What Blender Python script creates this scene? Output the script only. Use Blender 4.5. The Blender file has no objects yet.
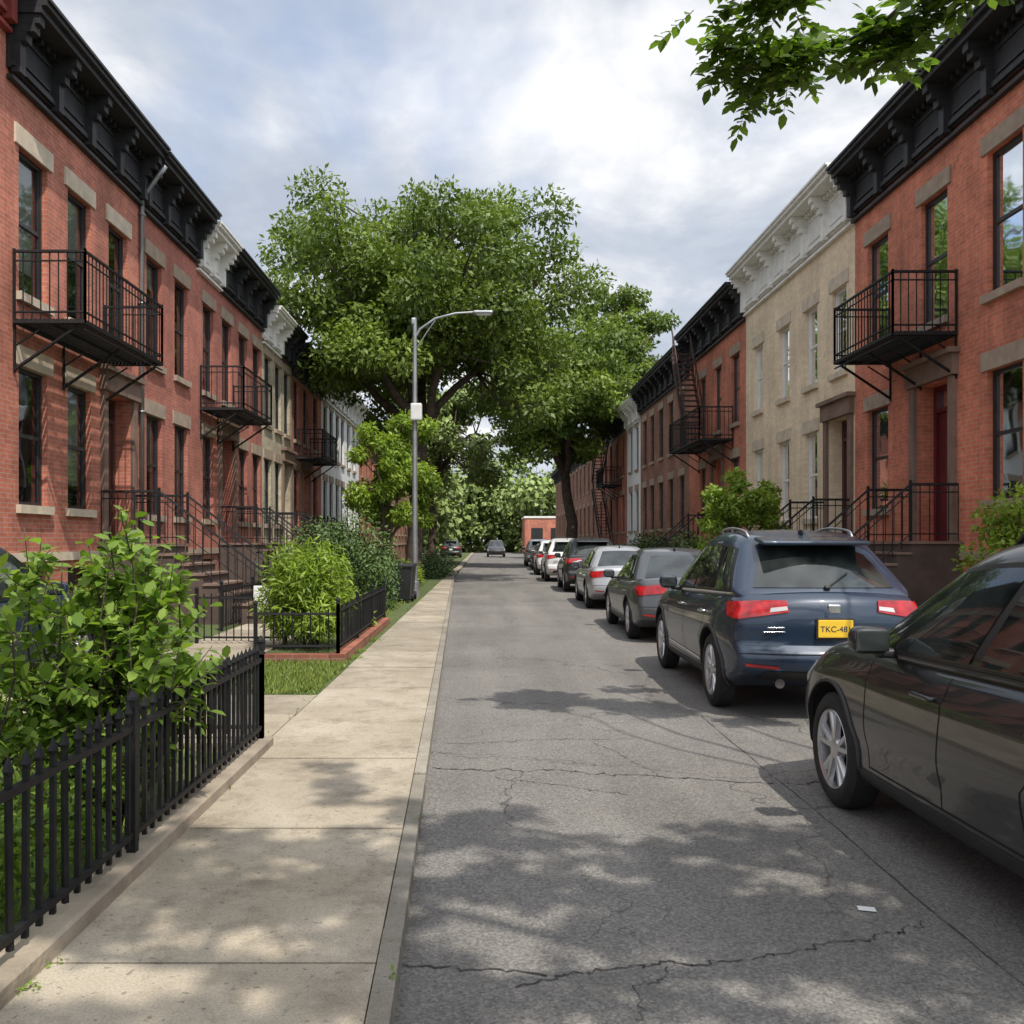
import bpy, bmesh, math, random
import numpy as np
from mathutils import Vector, Matrix
random.seed(7); np.random.seed(7)
SC=bpy.context.scene
COL=SC.collection

# ------------------------------------------------------------------ materials
MATS={}
def new_mat(name):
    m=bpy.data.materials.new(name); m.use_nodes=True
    nt=m.node_tree; b=nt.nodes.get('Principled BSDF')
    return m,nt,b
def N(nt,t,**kw):
    n=nt.nodes.new(t)
    for k,v in kw.items(): setattr(n,k,v)
    return n
def L(nt,a,b): nt.links.new(a,b)
def ramp(nt,fac,stops):
    r=N(nt,'ShaderNodeValToRGB')
    e=r.color_ramp.elements
    while len(e)<len(stops): e.new(0.5)
    for i,(p,c) in enumerate(stops):
        e[i].position=p
        e[i].color=(c,c,c,1) if isinstance(c,(int,float)) else (c[0],c[1],c[2],1)
    L(nt,fac,r.inputs[0]); return r.outputs[0]
def noise(nt,vec,scale,detail=4,rough=.55,dist=0):
    n=N(nt,'ShaderNodeTexNoise'); n.inputs['Scale'].default_value=scale
    n.inputs['Detail'].default_value=detail; n.inputs['Roughness'].default_value=rough
    n.inputs['Distortion'].default_value=dist
    if vec is not None: L(nt,vec,n.inputs['Vector'])
    return n.outputs['Fac']
def mixc(nt,fac,a,b,mode='MIX'):
    m=N(nt,'ShaderNodeMix',data_type='RGBA',blend_type=mode)
    if isinstance(fac,(int,float)): m.inputs[0].default_value=fac
    else: L(nt,fac,m.inputs[0])
    for i,v in ((6,a),(7,b)):
        if isinstance(v,(tuple,list)): m.inputs[i].default_value=(v[0],v[1],v[2],1)
        else: L(nt,v,m.inputs[i])
    return m.outputs[2]
def mth(nt,op,a,b=None):
    m=N(nt,'ShaderNodeMath',operation=op)
    for i,v in ((0,a),(1,b)):
        if v is None: continue
        if isinstance(v,(int,float)): m.inputs[i].default_value=v
        else: L(nt,v,m.inputs[i])
    return m.outputs[0]
def pos(nt): return N(nt,'ShaderNodeNewGeometry').outputs['Position']
def bump(nt,b,h,strength=.3,dist=.01):
    n=N(nt,'ShaderNodeBump'); n.inputs['Strength'].default_value=strength; n.inputs['Distance'].default_value=dist
    L(nt,h,n.inputs['Height']); L(nt,n.outputs[0],b.inputs['Normal'])
def simple(name,col,rough=.6,metal=0,var=.25,scale=3,coat=0,bumps=0,spec=.5):
    if name in MATS: return MATS[name]
    m,nt,b=new_mat(name)
    p=pos(nt)
    n1=noise(nt,p,scale,2)
    lo=tuple(c*(1-var) for c in col); hi=tuple(min(1,c*(1+var)) for c in col)
    c=ramp(nt,n1,[(.3,lo),(.7,hi)])
    L(nt,c,b.inputs['Base Color'])
    b.inputs['Roughness'].default_value=rough; b.inputs['Metallic'].default_value=metal
    b.inputs['Coat Weight'].default_value=coat; b.inputs['Coat Roughness'].default_value=.04
    b.inputs['Specular IOR Level'].default_value=spec
    if bumps: bump(nt,b,noise(nt,p,scale*14,1),bumps,.01)
    MATS[name]=m; return m
def brick(name,c1,c2,mortar,bw=.215,bh=.072,dirt=.35,streak=.7):
    m,nt,b=new_mat(name)
    p=pos(nt); s=N(nt,'ShaderNodeSeparateXYZ'); L(nt,p,s.inputs[0])
    xy=mth(nt,'ADD',s.outputs[0],s.outputs[1])
    cb=N(nt,'ShaderNodeCombineXYZ'); L(nt,xy,cb.inputs[0]); L(nt,s.outputs[2],cb.inputs[1])
    br=N(nt,'ShaderNodeTexBrick'); L(nt,cb.outputs[0],br.inputs['Vector'])
    br.inputs['Scale'].default_value=1; br.inputs['Brick Width'].default_value=bw
    br.inputs['Row Height'].default_value=bh; br.inputs['Mortar Size'].default_value=.007
    br.inputs['Mortar Smooth'].default_value=.3; br.inputs['Bias'].default_value=-.1
    br.inputs['Color1'].default_value=(*c1,1); br.inputs['Color2'].default_value=(*c2,1)
    br.inputs['Mortar'].default_value=(*mortar,1)
    n1=ramp(nt,noise(nt,p,.8,3,.6),[(.3,1-dirt),(.68,1.12)])
    c=mixc(nt,1,br.outputs['Color'],n1,'MULTIPLY')
    mp=N(nt,'ShaderNodeMapping'); mp.inputs['Scale'].default_value=(2.2,2.2,.18); L(nt,p,mp.inputs[0])
    st=ramp(nt,noise(nt,mp.outputs[0],1.6,2),[(.35,.78),(.6,1.05)])
    c=mixc(nt,streak,c,st,'MULTIPLY')
    n3=ramp(nt,noise(nt,p,9,1),[(.3,.82),(.7,1.18)])
    c=mixc(nt,streak,c,n3,'MULTIPLY')
    L(nt,c,b.inputs['Base Color']); b.inputs['Roughness'].default_value=.88
    bump(nt,b,br.outputs['Fac'],-.5,.006)
    return m
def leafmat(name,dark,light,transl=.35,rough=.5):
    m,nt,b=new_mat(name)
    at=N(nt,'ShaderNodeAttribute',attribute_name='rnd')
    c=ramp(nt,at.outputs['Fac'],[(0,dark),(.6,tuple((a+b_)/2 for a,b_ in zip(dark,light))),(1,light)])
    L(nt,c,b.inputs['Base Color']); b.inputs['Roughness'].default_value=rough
    b.inputs['Specular IOR Level'].default_value=.35
    if transl<=0: return m
    tr=N(nt,'ShaderNodeBsdfTranslucent')
    c2=mixc(nt,1,c,(1.5,1.6,.7),'MULTIPLY'); L(nt,c2,tr.inputs[0])
    mx=N(nt,'ShaderNodeMixShader'); mx.inputs[0].default_value=transl
    L(nt,b.outputs[0],mx.inputs[1]); L(nt,tr.outputs[0],mx.inputs[2])
    L(nt,mx.outputs[0],nt.nodes['Material Output'].inputs[0])
    return m
def window_glass():
    m,nt,b=new_mat('window_glass')
    tr=N(nt,'ShaderNodeBsdfTransparent'); tr.inputs[0].default_value=(.75,.8,.8,1)
    gl=N(nt,'ShaderNodeBsdfGlossy'); gl.inputs['Roughness'].default_value=.03; gl.inputs[0].default_value=(.8,.85,.9,1)
    fr=N(nt,'ShaderNodeFresnel'); fr.inputs[0].default_value=1.6
    f=mth(nt,'ADD',fr.outputs[0],.06)
    p=pos(nt); bm=N(nt,'ShaderNodeBump'); bm.inputs['Strength'].default_value=.12; bm.inputs['Distance'].default_value=.05
    L(nt,noise(nt,p,1.3,1),bm.inputs['Height']); L(nt,bm.outputs[0],gl.inputs['Normal'])
    mx=N(nt,'ShaderNodeMixShader'); L(nt,f,mx.inputs[0]); L(nt,tr.outputs[0],mx.inputs[1]); L(nt,gl.outputs[0],mx.inputs[2])
    L(nt,mx.outputs[0],nt.nodes['Material Output'].inputs[0]); return m
GLASS=window_glass()
BR_RED=brick('red_brick',(.55,.175,.108),(.42,.125,.078),(.42,.29,.23))
BR_RED2=brick('deep_red_brick',(.46,.14,.092),(.36,.105,.072),(.34,.23,.19))
BR_RIGHT=brick('orange_red_brick',(.64,.19,.105),(.51,.145,.08),(.44,.28,.21))
BR_TAN=brick('tan_brick',(.78,.62,.43),(.68,.53,.36),(.66,.56,.43),dirt=.12,streak=.35)
BR_TAN2=brick('old_tan_brick',(.52,.45,.32),(.42,.35,.24),(.46,.41,.32))
BR_BROWN=brick('brown_brick',(.34,.15,.09),(.25,.11,.07),(.25,.18,.15))
BR_WHITE=simple('white_render',(.75,.75,.74),.85,var=.08,bumps=.2)
BLACKP=simple('black_painted_cornice',(.02,.02,.023),.6,var=.4,scale=5,bumps=.2)
WHITEP=simple('white_painted_cornice',(.76,.75,.71),.6,var=.1,scale=5,bumps=.1)
REDP=simple('red_painted_cornice',(.25,.05,.04),.5,var=.25)
IRON=simple('black_iron',(.009,.009,.01),.6,var=.4,scale=20,spec=.3)
STONE=simple('brownstone_lintel',(.33,.255,.19),.85,var=.18,scale=4,bumps=.3)
STONEL=simple('limestone_lintel',(.55,.46,.35),.85,var=.15,scale=4,bumps=.3)
FRAMEK=simple('dark_window_frame',(.025,.025,.027),.45)
FRAMEW=simple('white_window_frame',(.7,.7,.68),.5,var=.08)
ROOM_DARK=simple('room_dark',(.02,.019,.018),.9)  # near-black colour stands in for the darkness inside the rooms
BLIND=simple('window_blind',(.55,.53,.48),.9,var=.1)
DOORR=simple('maroon_door',(.11,.014,.02),.4,var=.15)
DOORB=simple('brown_door',(.09,.035,.025),.5,var=.25)
ROOFM=simple('tar_roof',(.05,.05,.05),.9)
STOOP=simple('brownstone_steps',(.19,.125,.095),.85,var=.2,bumps=.3)
STOOPD=simple('dark_brownstone',(.085,.06,.05),.85,var=.25,bumps=.3)
METALG=simple('galvanised_steel',(.3,.31,.32),.45,metal=.7,var=.15)
BARK=simple('bark',(.07,.052,.038),.95,var=.45,scale=6,bumps=.8)

def asphalt():
    m,nt,b=new_mat('worn_asphalt'); p=pos(nt)
    base=ramp(nt,noise(nt,p,.35,4,.6),[(.3,(.135,.126,.115)),(.7,(.2,.189,.173))])
    mp=N(nt,'ShaderNodeMapping'); mp.inputs['Scale'].default_value=(1.3,.12,1); L(nt,p,mp.inputs[0])
    tr=ramp(nt,noise(nt,mp.outputs[0],1.2,3),[(.35,.8),(.65,1.12)])
    c=mixc(nt,.8,base,tr,'MULTIPLY')
    v=N(nt,'ShaderNodeTexVoronoi'); v.inputs['Scale'].default_value=95; L(nt,p,v.inputs['Vector'])
    sp=ramp(nt,v.outputs['Color'],[(0,.55),(.5,.97),(1,1.55)])
    c=mixc(nt,.85,c,sp,'MULTIPLY')
    g=ramp(nt,noise(nt,p,45,3,.7),[(.3,.7),(.7,1.28)])
    c=mixc(nt,.7,c,g,'MULTIPLY')
    nz=N(nt,'ShaderNodeTexNoise'); nz.inputs['Scale'].default_value=2.2; nz.inputs['Detail'].default_value=4; L(nt,p,nz.inputs['Vector'])
    va=N(nt,'ShaderNodeVectorMath',operation='MULTIPLY_ADD'); L(nt,nz.outputs['Color'],va.inputs[0]); va.inputs[1].default_value=(.7,.7,0); L(nt,p,va.inputs[2])
    cs=[]
    for sc,th,ms,mt in ((.4,.004,.13,.48),(1.9,.011,.35,.57)):
        vo=N(nt,'ShaderNodeTexVoronoi',feature='DISTANCE_TO_EDGE'); vo.inputs['Scale'].default_value=sc; L(nt,va.outputs[0],vo.inputs['Vector'])
        cr=ramp(nt,vo.outputs['Distance'],[(0,1),(th,0)])
        mk=ramp(nt,noise(nt,p,ms,2),[(mt-.03,0),(mt+.04,1)])
        cs.append(mth(nt,'MULTIPLY',cr,mk))
    cr=mth(nt,'MAXIMUM',cs[0],cs[1])
    c=mixc(nt,mth(nt,'MULTIPLY',cr,.7),c,(.045,.042,.038))
    stn=ramp(nt,noise(nt,p,1.7,4,.65),[(.58,0),(.74,.5)])
    c=mixc(nt,stn,c,(.07,.066,.06))
    L(nt,c,b.inputs['Base Color']); b.inputs['Roughness'].default_value=.9; b.inputs['Specular IOR Level'].default_value=.3
    h=mth(nt,'SUBTRACT',v.outputs['Distance'],mth(nt,'MULTIPLY',cr,2.5))
    bump(nt,b,h,.45,.006); return m
def concrete(name,a,bb):
    m,nt,b=new_mat(name); p=pos(nt)
    base=ramp(nt,noise(nt,p,1.1,4,.65),[(.3,a),(.68,bb)])
    at=N(nt,'ShaderNodeAttribute',attribute_name='rnd')
    c=mixc(nt,.8,base,ramp(nt,at.outputs['Fac'],[(0,.76),(1,1.14)]),'MULTIPLY')
    st=ramp(nt,noise(nt,p,3.2,5,.75),[(.48,0),(.72,.75)])
    c=mixc(nt,st,c,(.14,.115,.08))
    sp=ramp(nt,noise(nt,p,28,2),[(.64,0),(.7,.6)])
    c=mixc(nt,sp,c,(.1,.09,.075))
    g=ramp(nt,noise(nt,p,110,1),[(.3,.8),(.7,1.2)])
    c=mixc(nt,.8,c,g,'MULTIPLY')
    L(nt,c,b.inputs['Base Color']); b.inputs['Roughness'].default_value=.9
    bump(nt,b,noise(nt,p,60,1),.35,.005); return m
ASPH=asphalt(); SIDE=concrete('sidewalk_concrete',(.27,.228,.165),(.39,.34,.265)); KERB=concrete('kerb_stone',(.2,.182,.145),(.3,.272,.225))
SEAM=simple('crack_filler',(.045,.042,.038),.9)
def groundmat():
    m,nt,b=new_mat('soil_and_grass'); p=pos(nt)
    c=ramp(nt,noise(nt,p,2.5,4,.7),[(.35,(.055,.085,.02)),(.55,(.08,.11,.03)),(.7,(.11,.085,.05))])
    c=mixc(nt,.8,c,ramp(nt,noise(nt,p,60,1),[(.3,.6),(.7,1.3)]),'MULTIPLY')
    L(nt,c,b.inputs['Base Color']); b.inputs['Roughness'].default_value=.95
    return m
GROUND=groundmat()
BRKERB=brick('brick_edging',(.32,.11,.065),(.25,.085,.05),(.27,.2,.15))

# ------------------------------------------------------------------ mesh helpers
class MB:
    def __init__(s): s.v=[];s.f=[];s.m=[]
    def face(s,pts,m=0):
        i=len(s.v); s.v+= [tuple(p) for p in pts]; s.f.append(tuple(range(i,i+len(pts)))); s.m.append(m)
    def box(s,x0,x1,y0,y1,z0,z1,m=0):
        if x0>x1:x0,x1=x1,x0
        if y0>y1:y0,y1=y1,y0
        i=len(s.v)
        s.v+=[(x0,y0,z0),(x1,y0,z0),(x1,y1,z0),(x0,y1,z0),(x0,y0,z1),(x1,y0,z1),(x1,y1,z1),(x0,y1,z1)]
        for f in ((0,3,2,1),(4,5,6,7),(0,1,5,4),(1,2,6,5),(2,3,7,6),(3,0,4,7)):
            s.f.append(tuple(i+k for k in f)); s.m.append(m)
    def tube(s,pts,rads,m=0,n=6,cap=True):
        pts=[Vector(p) for p in pts]
        if isinstance(rads,(int,float)): rads=[rads]*len(pts)
        base=len(s.v); up=Vector((0.13,.21,1)).normalized()
        prev=None
        for i,p in enumerate(pts):
            d=(pts[min(i+1,len(pts)-1)]-pts[max(i-1,0)])
            if d.length<1e-9: d=Vector((0,0,1))
            d.normalize()
            if prev is None:
                a=d.cross(up) if abs(d.dot(up))<.97 else d.cross(Vector((1,0,0)))
            else: a=prev-d*prev.dot(d)
            a.normalize(); prev=a; b=d.cross(a)
            for k in range(n):
                t=2*math.pi*(k+.5)/n
                s.v.append(tuple(p+(a*math.cos(t)+b*math.sin(t))*rads[i]))
        for i in range(len(pts)-1):
            for k in range(n):
                k2=(k+1)%n
                s.f.append((base+i*n+k,base+i*n+k2,base+(i+1)*n+k2,base+(i+1)*n+k)); s.m.append(m)
        if cap:
            s.f.append(tuple(base+k for k in range(n))[::-1]); s.m.append(m)
            e=base+(len(pts)-1)*n
            s.f.append(tuple(e+k for k in range(n))); s.m.append(m)
    def bar(s,p,q,r,m=0): s.tube([p,q],r,m,4)
    def lathe_x(s,prof,cy,cz,m=0,n=32,sx=1,ox=0):
        base=len(s.v)
        for (x,r) in prof:
            for k in range(n):
                t=2*math.pi*k/n
                s.v.append((ox+sx*x,cy+r*math.cos(t),cz+r*math.sin(t)))
        for i in range(len(prof)-1):
            for k in range(n):
                k2=(k+1)%n
                s.f.append((base+i*n+k,base+i*n+k2,base+(i+1)*n+k2,base+(i+1)*n+k)); s.m.append(m)
    def rbox(s,c,size,r,m=0,rot=None):
        us=[0,.06,.15,.3,.5,.7,.85,.94,1]
        pts={}
        hx,hy,hz=[q/2 for q in size]
        r=min(r,hx*.98,hy*.98,hz*.98)
        def vid(i,j,k):
            if (i,j,k) in pts: return pts[(i,j,k)]
            p=Vector(((us[i]*2-1)*hx,(us[j]*2-1)*hy,(us[k]*2-1)*hz))
            q=Vector((max(-hx+r,min(hx-r,p.x)),max(-hy+r,min(hy-r,p.y)),max(-hz+r,min(hz-r,p.z))))
            d=p-q
            if d.length>1e-9: p=q+d.normalized()*r
            if rot: p=rot@p
            pts[(i,j,k)]=len(s.v); s.v.append(tuple(p+Vector(c))); return pts[(i,j,k)]
        n=len(us)-1
        for a in range(n):
            for b in range(n):
                for e in (0,n):
                    for f in ([(e,a,b),(e,a+1,b),(e,a+1,b+1),(e,a,b+1)],[(a,e,b),(a+1,e,b),(a+1,e,b+1),(a,e,b+1)],[(a,b,e),(a+1,b,e),(a+1,b+1,e),(a,b+1,e)]):
                        s.f.append(tuple(vid(*q) for q in f)); s.m.append(m)
    def build(s,name,mats,parent=None,smooth=False,angle=None,recalc=True):
        me=bpy.data.meshes.new(name); me.from_pydata(s.v,[],s.f)
        for mt in mats: me.materials.append(mt)
        me.polygons.foreach_set('material_index',s.m)
        if recalc:
            bm=bmesh.new(); bm.from_mesh(me); bmesh.ops.recalc_face_normals(bm,faces=bm.faces); bm.to_mesh(me); bm.free()
        if smooth:
            me.polygons.foreach_set('use_smooth',[True]*len(me.polygons))
            if angle: me.set_sharp_from_angle(angle=math.radians(angle))
        me.update()
        o=bpy.data.objects.new(name,me); COL.objects.link(o)
        if parent: o.parent=parent
        return o
def empty(name,loc=(0,0,0),rz=0):
    o=bpy.data.objects.new(name,None); o.location=loc; o.rotation_euler=(0,0,rz); COL.objects.link(o); return o

def leaves_obj(name,P,D,Nn,Ls,Ws,mat,parent=None,hexa=False,rnd=None):
    n=len(P)
    D=D/np.maximum(np.linalg.norm(D,axis=1,keepdims=True),1e-6)
    B=np.cross(Nn,D); B/=np.maximum(np.linalg.norm(B,axis=1,keepdims=True),1e-6)
    Nn=np.cross(D,B)
    Ls=Ls[:,None]; Ws=Ws[:,None]
    if hexa:
        prof=[(0,0,0),(.3,.42,.06),(.68,.38,.05),(1,0,-.08),(.68,-.38,.05),(.3,-.42,.06)]
    else: prof=[(0,0,0),(.45,.5,.05),(1,0,-.06),(.45,-.5,.05)]
    k=len(prof); V=np.zeros((n,k,3))
    for i,(a,b,c) in enumerate(prof): V[:,i]=P+D*Ls*a+B*Ws*b+Nn*Ls*c
    me=bpy.data.meshes.new(name)
    me.vertices.add(n*k); me.vertices.foreach_set('co',V.reshape(-1))
    me.loops.add(n*k); me.loops.foreach_set('vertex_index',np.arange(n*k,dtype=np.int32))
    me.polygons.add(n); me.polygons.foreach_set('loop_start',np.arange(0,n*k,k,dtype=np.int32))
    me.polygons.foreach_set('loop_total',np.full(n,k,dtype=np.int32))
    me.update(calc_edges=True)
    at=me.attributes.new('rnd','FLOAT','FACE')
    if rnd is None: rnd=np.random.rand(n)
    at.data.foreach_set('value',rnd.astype(np.float32))
    me.materials.append(mat)
    o=bpy.data.objects.new(name,me); COL.objects.link(o)
    if parent: o.parent=parent
    return o
def unit(n):
    v=np.random.normal(size=(n,3)); return v/np.linalg.norm(v,axis=1,keepdims=True)

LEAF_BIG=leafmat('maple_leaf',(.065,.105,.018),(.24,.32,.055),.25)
LEAF_DARK=leafmat('dark_leaf',(.04,.08,.02),(.13,.2,.045),0)
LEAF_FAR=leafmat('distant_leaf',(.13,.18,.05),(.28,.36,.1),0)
LEAF_BRIGHT=leafmat('bright_leaf',(.12,.19,.02),(.32,.43,.06),.3)
LEAF_NEAR=leafmat('shrub_leaf',(.09,.17,.02),(.27,.38,.07),.4,.4)
LEAF_OVER=leafmat('locust_leaf',(.05,.1,.015),(.16,.25,.035),.4,.4)
GRASSM=leafmat('grass_blade',(.09,.14,.025),(.24,.29,.06),0)

def clump_leaves(cs,rs,per,ls,asp=.55,sq=.75,shell=2.6):
    P=[];D=[];Nn=[];S=[];R=[]
    for c,r in zip(cs,rs):
        k=max(6,int(per*(r/np.mean(rs))**2))
        u=unit(k); rad=np.random.rand(k)**(1/shell)
        p=c+u*rad[:,None]*np.array([r,r,r*sq])
        nn=u*.7+np.array([0,0,.7])+np.random.normal(size=(k,3))*.45
        dd=unit(k)+u*.6-np.array([0,0,.35])
        P.append(p);D.append(dd);Nn.append(nn);S.append(ls*(.6+.8*np.random.rand(k)))
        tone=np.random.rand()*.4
        R.append(np.clip(tone+.4*np.random.rand(k)+.25*(u[:,2]*rad),0,1))  # per-clump and random tone, plus lighter leaves towards each clump's top
    P=np.concatenate(P);D=np.concatenate(D);Nn=np.concatenate(Nn);S=np.concatenate(S);R=np.concatenate(R)
    return P,D,Nn,S,S*asp,R
def bend(p,q,k=5,j=.1,sag=0):
    p=np.array(p,float);q=np.array(q,float);L_=np.linalg.norm(q-p);o=[]
    jit=np.random.normal(size=3)*j*L_
    for i in range(k+1):
        t=i/k; o.append(tuple(p*(1-t)+q*t+jit*math.sin(math.pi*t)+np.array([0,0,sag*L_*math.sin(math.pi*t)])+(np.random.normal(size=3)*.012*L_ if 0<i<k else 0)))
    return o
def make_tree(name,base,th,cc,cr,tr,ncl,per,ls,mat,seed,clr=(.15,.26),fork=5,lean=(0,0),zmin=-.75,asp=.55):
    np.random.seed(seed); random.seed(seed)
    base=np.array(base,float); cc=np.array(cc,float); cr=np.array(cr,float)
    par=empty(name,tuple(base))
    mb=MB(); top=base+np.array([lean[0],lean[1],th])
    tp=bend((0,0,-.1),tuple(top-base),6,.03); rr=[tr*(1.35 if i==0 else 1-.35*i/6) for i in range(7)]
    mb.tube(tp,rr,0,10)
    hubs=[]
    for i in range(fork):
        a=2*math.pi*i/fork+random.random()*.7; e=.35+.35*random.random()
        h=cc+cr*np.array([math.cos(a)*e,math.sin(a)*e,random.uniform(-.35,.15)])
        pl=bend(tuple(top-base),tuple(h-base),6,.08,.05)
        mb.tube(pl,[tr*.6*(1-.6*k/6) for k in range(7)],0,8); hubs+= [np.array(q)+base for q in pl[2:]]
    h=cc+cr*np.array([0,0,.35]); pl=bend(tuple(top-base),tuple(h-base),6,.05); mb.tube(pl,[tr*.65*(1-.65*k/6) for k in range(7)],0,8); hubs+=[np.array(q)+base for q in pl[2:]]
    cs=[];rs=[]
    while len(cs)<ncl:
        u=unit(1)[0]
        if u[2]<zmin: continue
        rad=random.random()**.45*(.86+.28*random.random())
        cs.append(cc+u*rad*cr); rs.append(np.mean(cr)*random.uniform(*clr))
    for c in cs:
        j=min(range(len(hubs)),key=lambda k:np.linalg.norm(hubs[k]-c))
        pl=bend(tuple(hubs[j]-base),tuple(c-base),4,.08,.04)
        mb.tube(pl,[tr*.16*(1-.75*k/4)+.008 for k in range(5)],0,5)
    mb.build('trunk_and_limbs',[BARK],par,True)
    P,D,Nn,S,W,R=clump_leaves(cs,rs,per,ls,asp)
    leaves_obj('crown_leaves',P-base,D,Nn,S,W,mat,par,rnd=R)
    return par
def make_bush(name,base,size,n,ls,mat,seed,lump=14,hexa=False,asp=.5,stems=True,xmax=None):
    np.random.seed(seed); random.seed(seed)
    base=np.array(base,float); size=np.array(size,float); par=empty(name,tuple(base)); cs=[];rs=[]
    for i in range(lump):
        u=unit(1)[0]; u[2]=abs(u[2]); f=.45+.35*random.random()
        cs.append(np.array([0,0,size[2]*.15])+u*f*size*np.array([.5,.5,.85])); rs.append(np.mean(size)*random.uniform(.16,.3))
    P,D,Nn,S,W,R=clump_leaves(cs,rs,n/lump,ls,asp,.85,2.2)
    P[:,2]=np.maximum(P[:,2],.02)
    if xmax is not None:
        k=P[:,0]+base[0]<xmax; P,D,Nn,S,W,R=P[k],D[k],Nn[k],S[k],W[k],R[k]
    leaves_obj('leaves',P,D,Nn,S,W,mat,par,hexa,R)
    if stems:
        mb=MB()
        for c in cs: mb.tube(bend((random.uniform(-.1,.1),random.uniform(-.1,.1),0),tuple(c),4,.08),[.02,.016,.012,.009,.006],0,5)
        mb.build('stems',[BARK],par,True)
    return par

# ------------------------------------------------------------------ ground, road, sidewalks
mb=MB(); mb.face([(-400,-200,-.02),(400,-200,-.02),(400,700,-.02),(-400,700,-.02)]); mb.build('ground',[GROUND])
def kx(d): return -.22-.026*min(max(d,-5),40)
def kr(d): return 4.25+.012*min(max(d,0),60)
road=empty('road')
mb=MB()
ys=[-20,-5]+list(range(0,42,4))+[60,100,160,260]
for a,b in zip(ys[:-1],ys[1:]): mb.face([(kx(a),a,0),(kr(a),a,0),(kr(b),b,0),(kx(b),b,0)])
mb.build('asphalt_surface',[ASPH],road)
random.seed(3)
mb=MB()
def crack(x0,y0,x1,y1,w=.012,n=40,amp=.06):
    pts=[];ox=oy=0
    for i in range(n+1):
        t=i/n; ox+=random.uniform(-1,1)*amp*.35; oy+=random.uniform(-1,1)*amp*.35; ox*=.9; oy*=.9
        pts.append((x0+(x1-x0)*t+ox,y0+(y1-y0)*t+oy))
    for i in range(n):
        (ax,ay),(bx,by)=pts[i],pts[i+1]; dx,dy=bx-ax,by-ay; l=math.hypot(dx,dy)+1e-6; nx,ny=-dy/l,dx/l
        wa=w*random.uniform(.2,1)
        mb.face([(ax-nx*wa,ay-ny*wa,.004),(bx-nx*wa,by-ny*wa,.004),(bx+nx*wa,by+ny*wa,.004),(ax+nx*wa,ay+ny*wa,.004)])
crack(-.35,6.55,2.6,6.1,.008,110,.1); crack(-.3,7.35,1.2,7.5,.005,60,.09); crack(.1,3.35,1.9,3.9,.005,110,.07); crack(-.3,3.5,.2,3.42,.006,20)
crack(.25,6.45,.1,5.2,.003,50,.08); crack(2.6,6.1,2.9,8.4,.004,50,.08); crack(1.93,1.0,1.98,8.5,.005,60,.02); crack(.5,3.1,.7,3.5,.003,30)
crack(1.2,6.2,.9,7.4,.003,50,.08); crack(0.0,6.3,.9,5.9,.004,50,.08); crack(-.2,6.9,.8,6.6,.003,50,.09)
mb.build('cracks',[SEAM],road,recalc=False)
mb=MB(); mb.face([(1.62,4.02,.005),(1.69,4.0,.005),(1.7,4.05,.005),(1.63,4.07,.005)]); mb.build('litter_scrap',[simple('paper',(.7,.7,.68),.8,var=.05)],road)

def slabs(name,mat,xl,xr,y0,y1,step,z=.1,gap=.016,th=.12,cols=1):
    random.seed(len(name)+int(step*10)); mb=MB(); rn=[]
    y=y0
    while y<y1:
        e=min(y1,y+step)
        for c in range(cols):
            f0=c/cols; f1=(c+1)/cols
            def X(yy,f): a=xl(yy); b=xr(yy); return a+(b-a)*f
            dz=random.uniform(-.005,.005)
            p=[(X(y,f0)+gap*(c>0),y+gap,z+dz),(X(y,f1),y+gap,z+dz),(X(e,f1),e,z+dz+random.uniform(-.003,.003)),(X(e,f0)+gap*(c>0),e,z+dz)]
            q=[(a,b,z-th) for a,b,_ in p]
            r=random.random()
            mb.face(p)
            for i in range(4): mb.face([p[i],q[i],q[(i+1)%4],p[(i+1)%4]])
            rn+=[r]*5
        y=e
    o=mb.build(name,[mat],recalc=False)
    at=o.data.attributes.new('rnd','FLOAT','FACE'); at.data.foreach_set('value',rn)
    return o
slabs('sidewalk',SIDE,lambda y:-1.62,lambda y:kx(y)-.08,-6,120,1.55)
slabs('kerb',KERB,lambda y:kx(y)-.075,lambda y:kx(y),-6,120,2.4,z=.097,th=.14)
slabs('kerb',KERB,lambda y:kr(y),lambda y:kr(y)+.15,-6,150,2.4,z=.12,th=.15)
slabs('sidewalk',SIDE,lambda y:kr(y)+.158,lambda y:6.6,-6,150,1.55,z=.118,cols=1)
slabs('garden_path',SIDE,lambda y:-6.9,lambda y:-1.632,6.98,9.1,1.06,z=.098,cols=3)
slabs('garden_path',SIDE,lambda y:-4.3,lambda y:-2.95,11.7,21,1.3,z=.098,cols=1)
mb=MB(); mb.box(-1.64,-7.2,-6,6.97,-.1,.085); mb.box(-1.64,-7.2,9.11,120,-.1,.085); mb.box(6.61,8.2,-6,150,-.1,.11); mb.build('lawn',[GROUND])
np.random.seed(5)
def grass(name,regs):
    P=[]
    for (x0,x1,y0,y1,n,z,h) in regs:
        p=np.column_stack([np.random.uniform(x0,x1,n),np.random.uniform(y0,y1,n),np.full(n,z)]); P.append(np.column_stack([p,np.full(n,h)]))
    P=np.concatenate(P); n=len(P)
    D=np.random.normal(size=(n,3))*.35+np.array([0,0,1]); Nn=unit(n); Ls=P[:,3]*(.5+np.random.rand(n))
    leaves_obj(name,P[:,:3],D,Nn,Ls,np.full(n,.009)+.004*np.random.rand(n),GRASSM)
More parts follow.
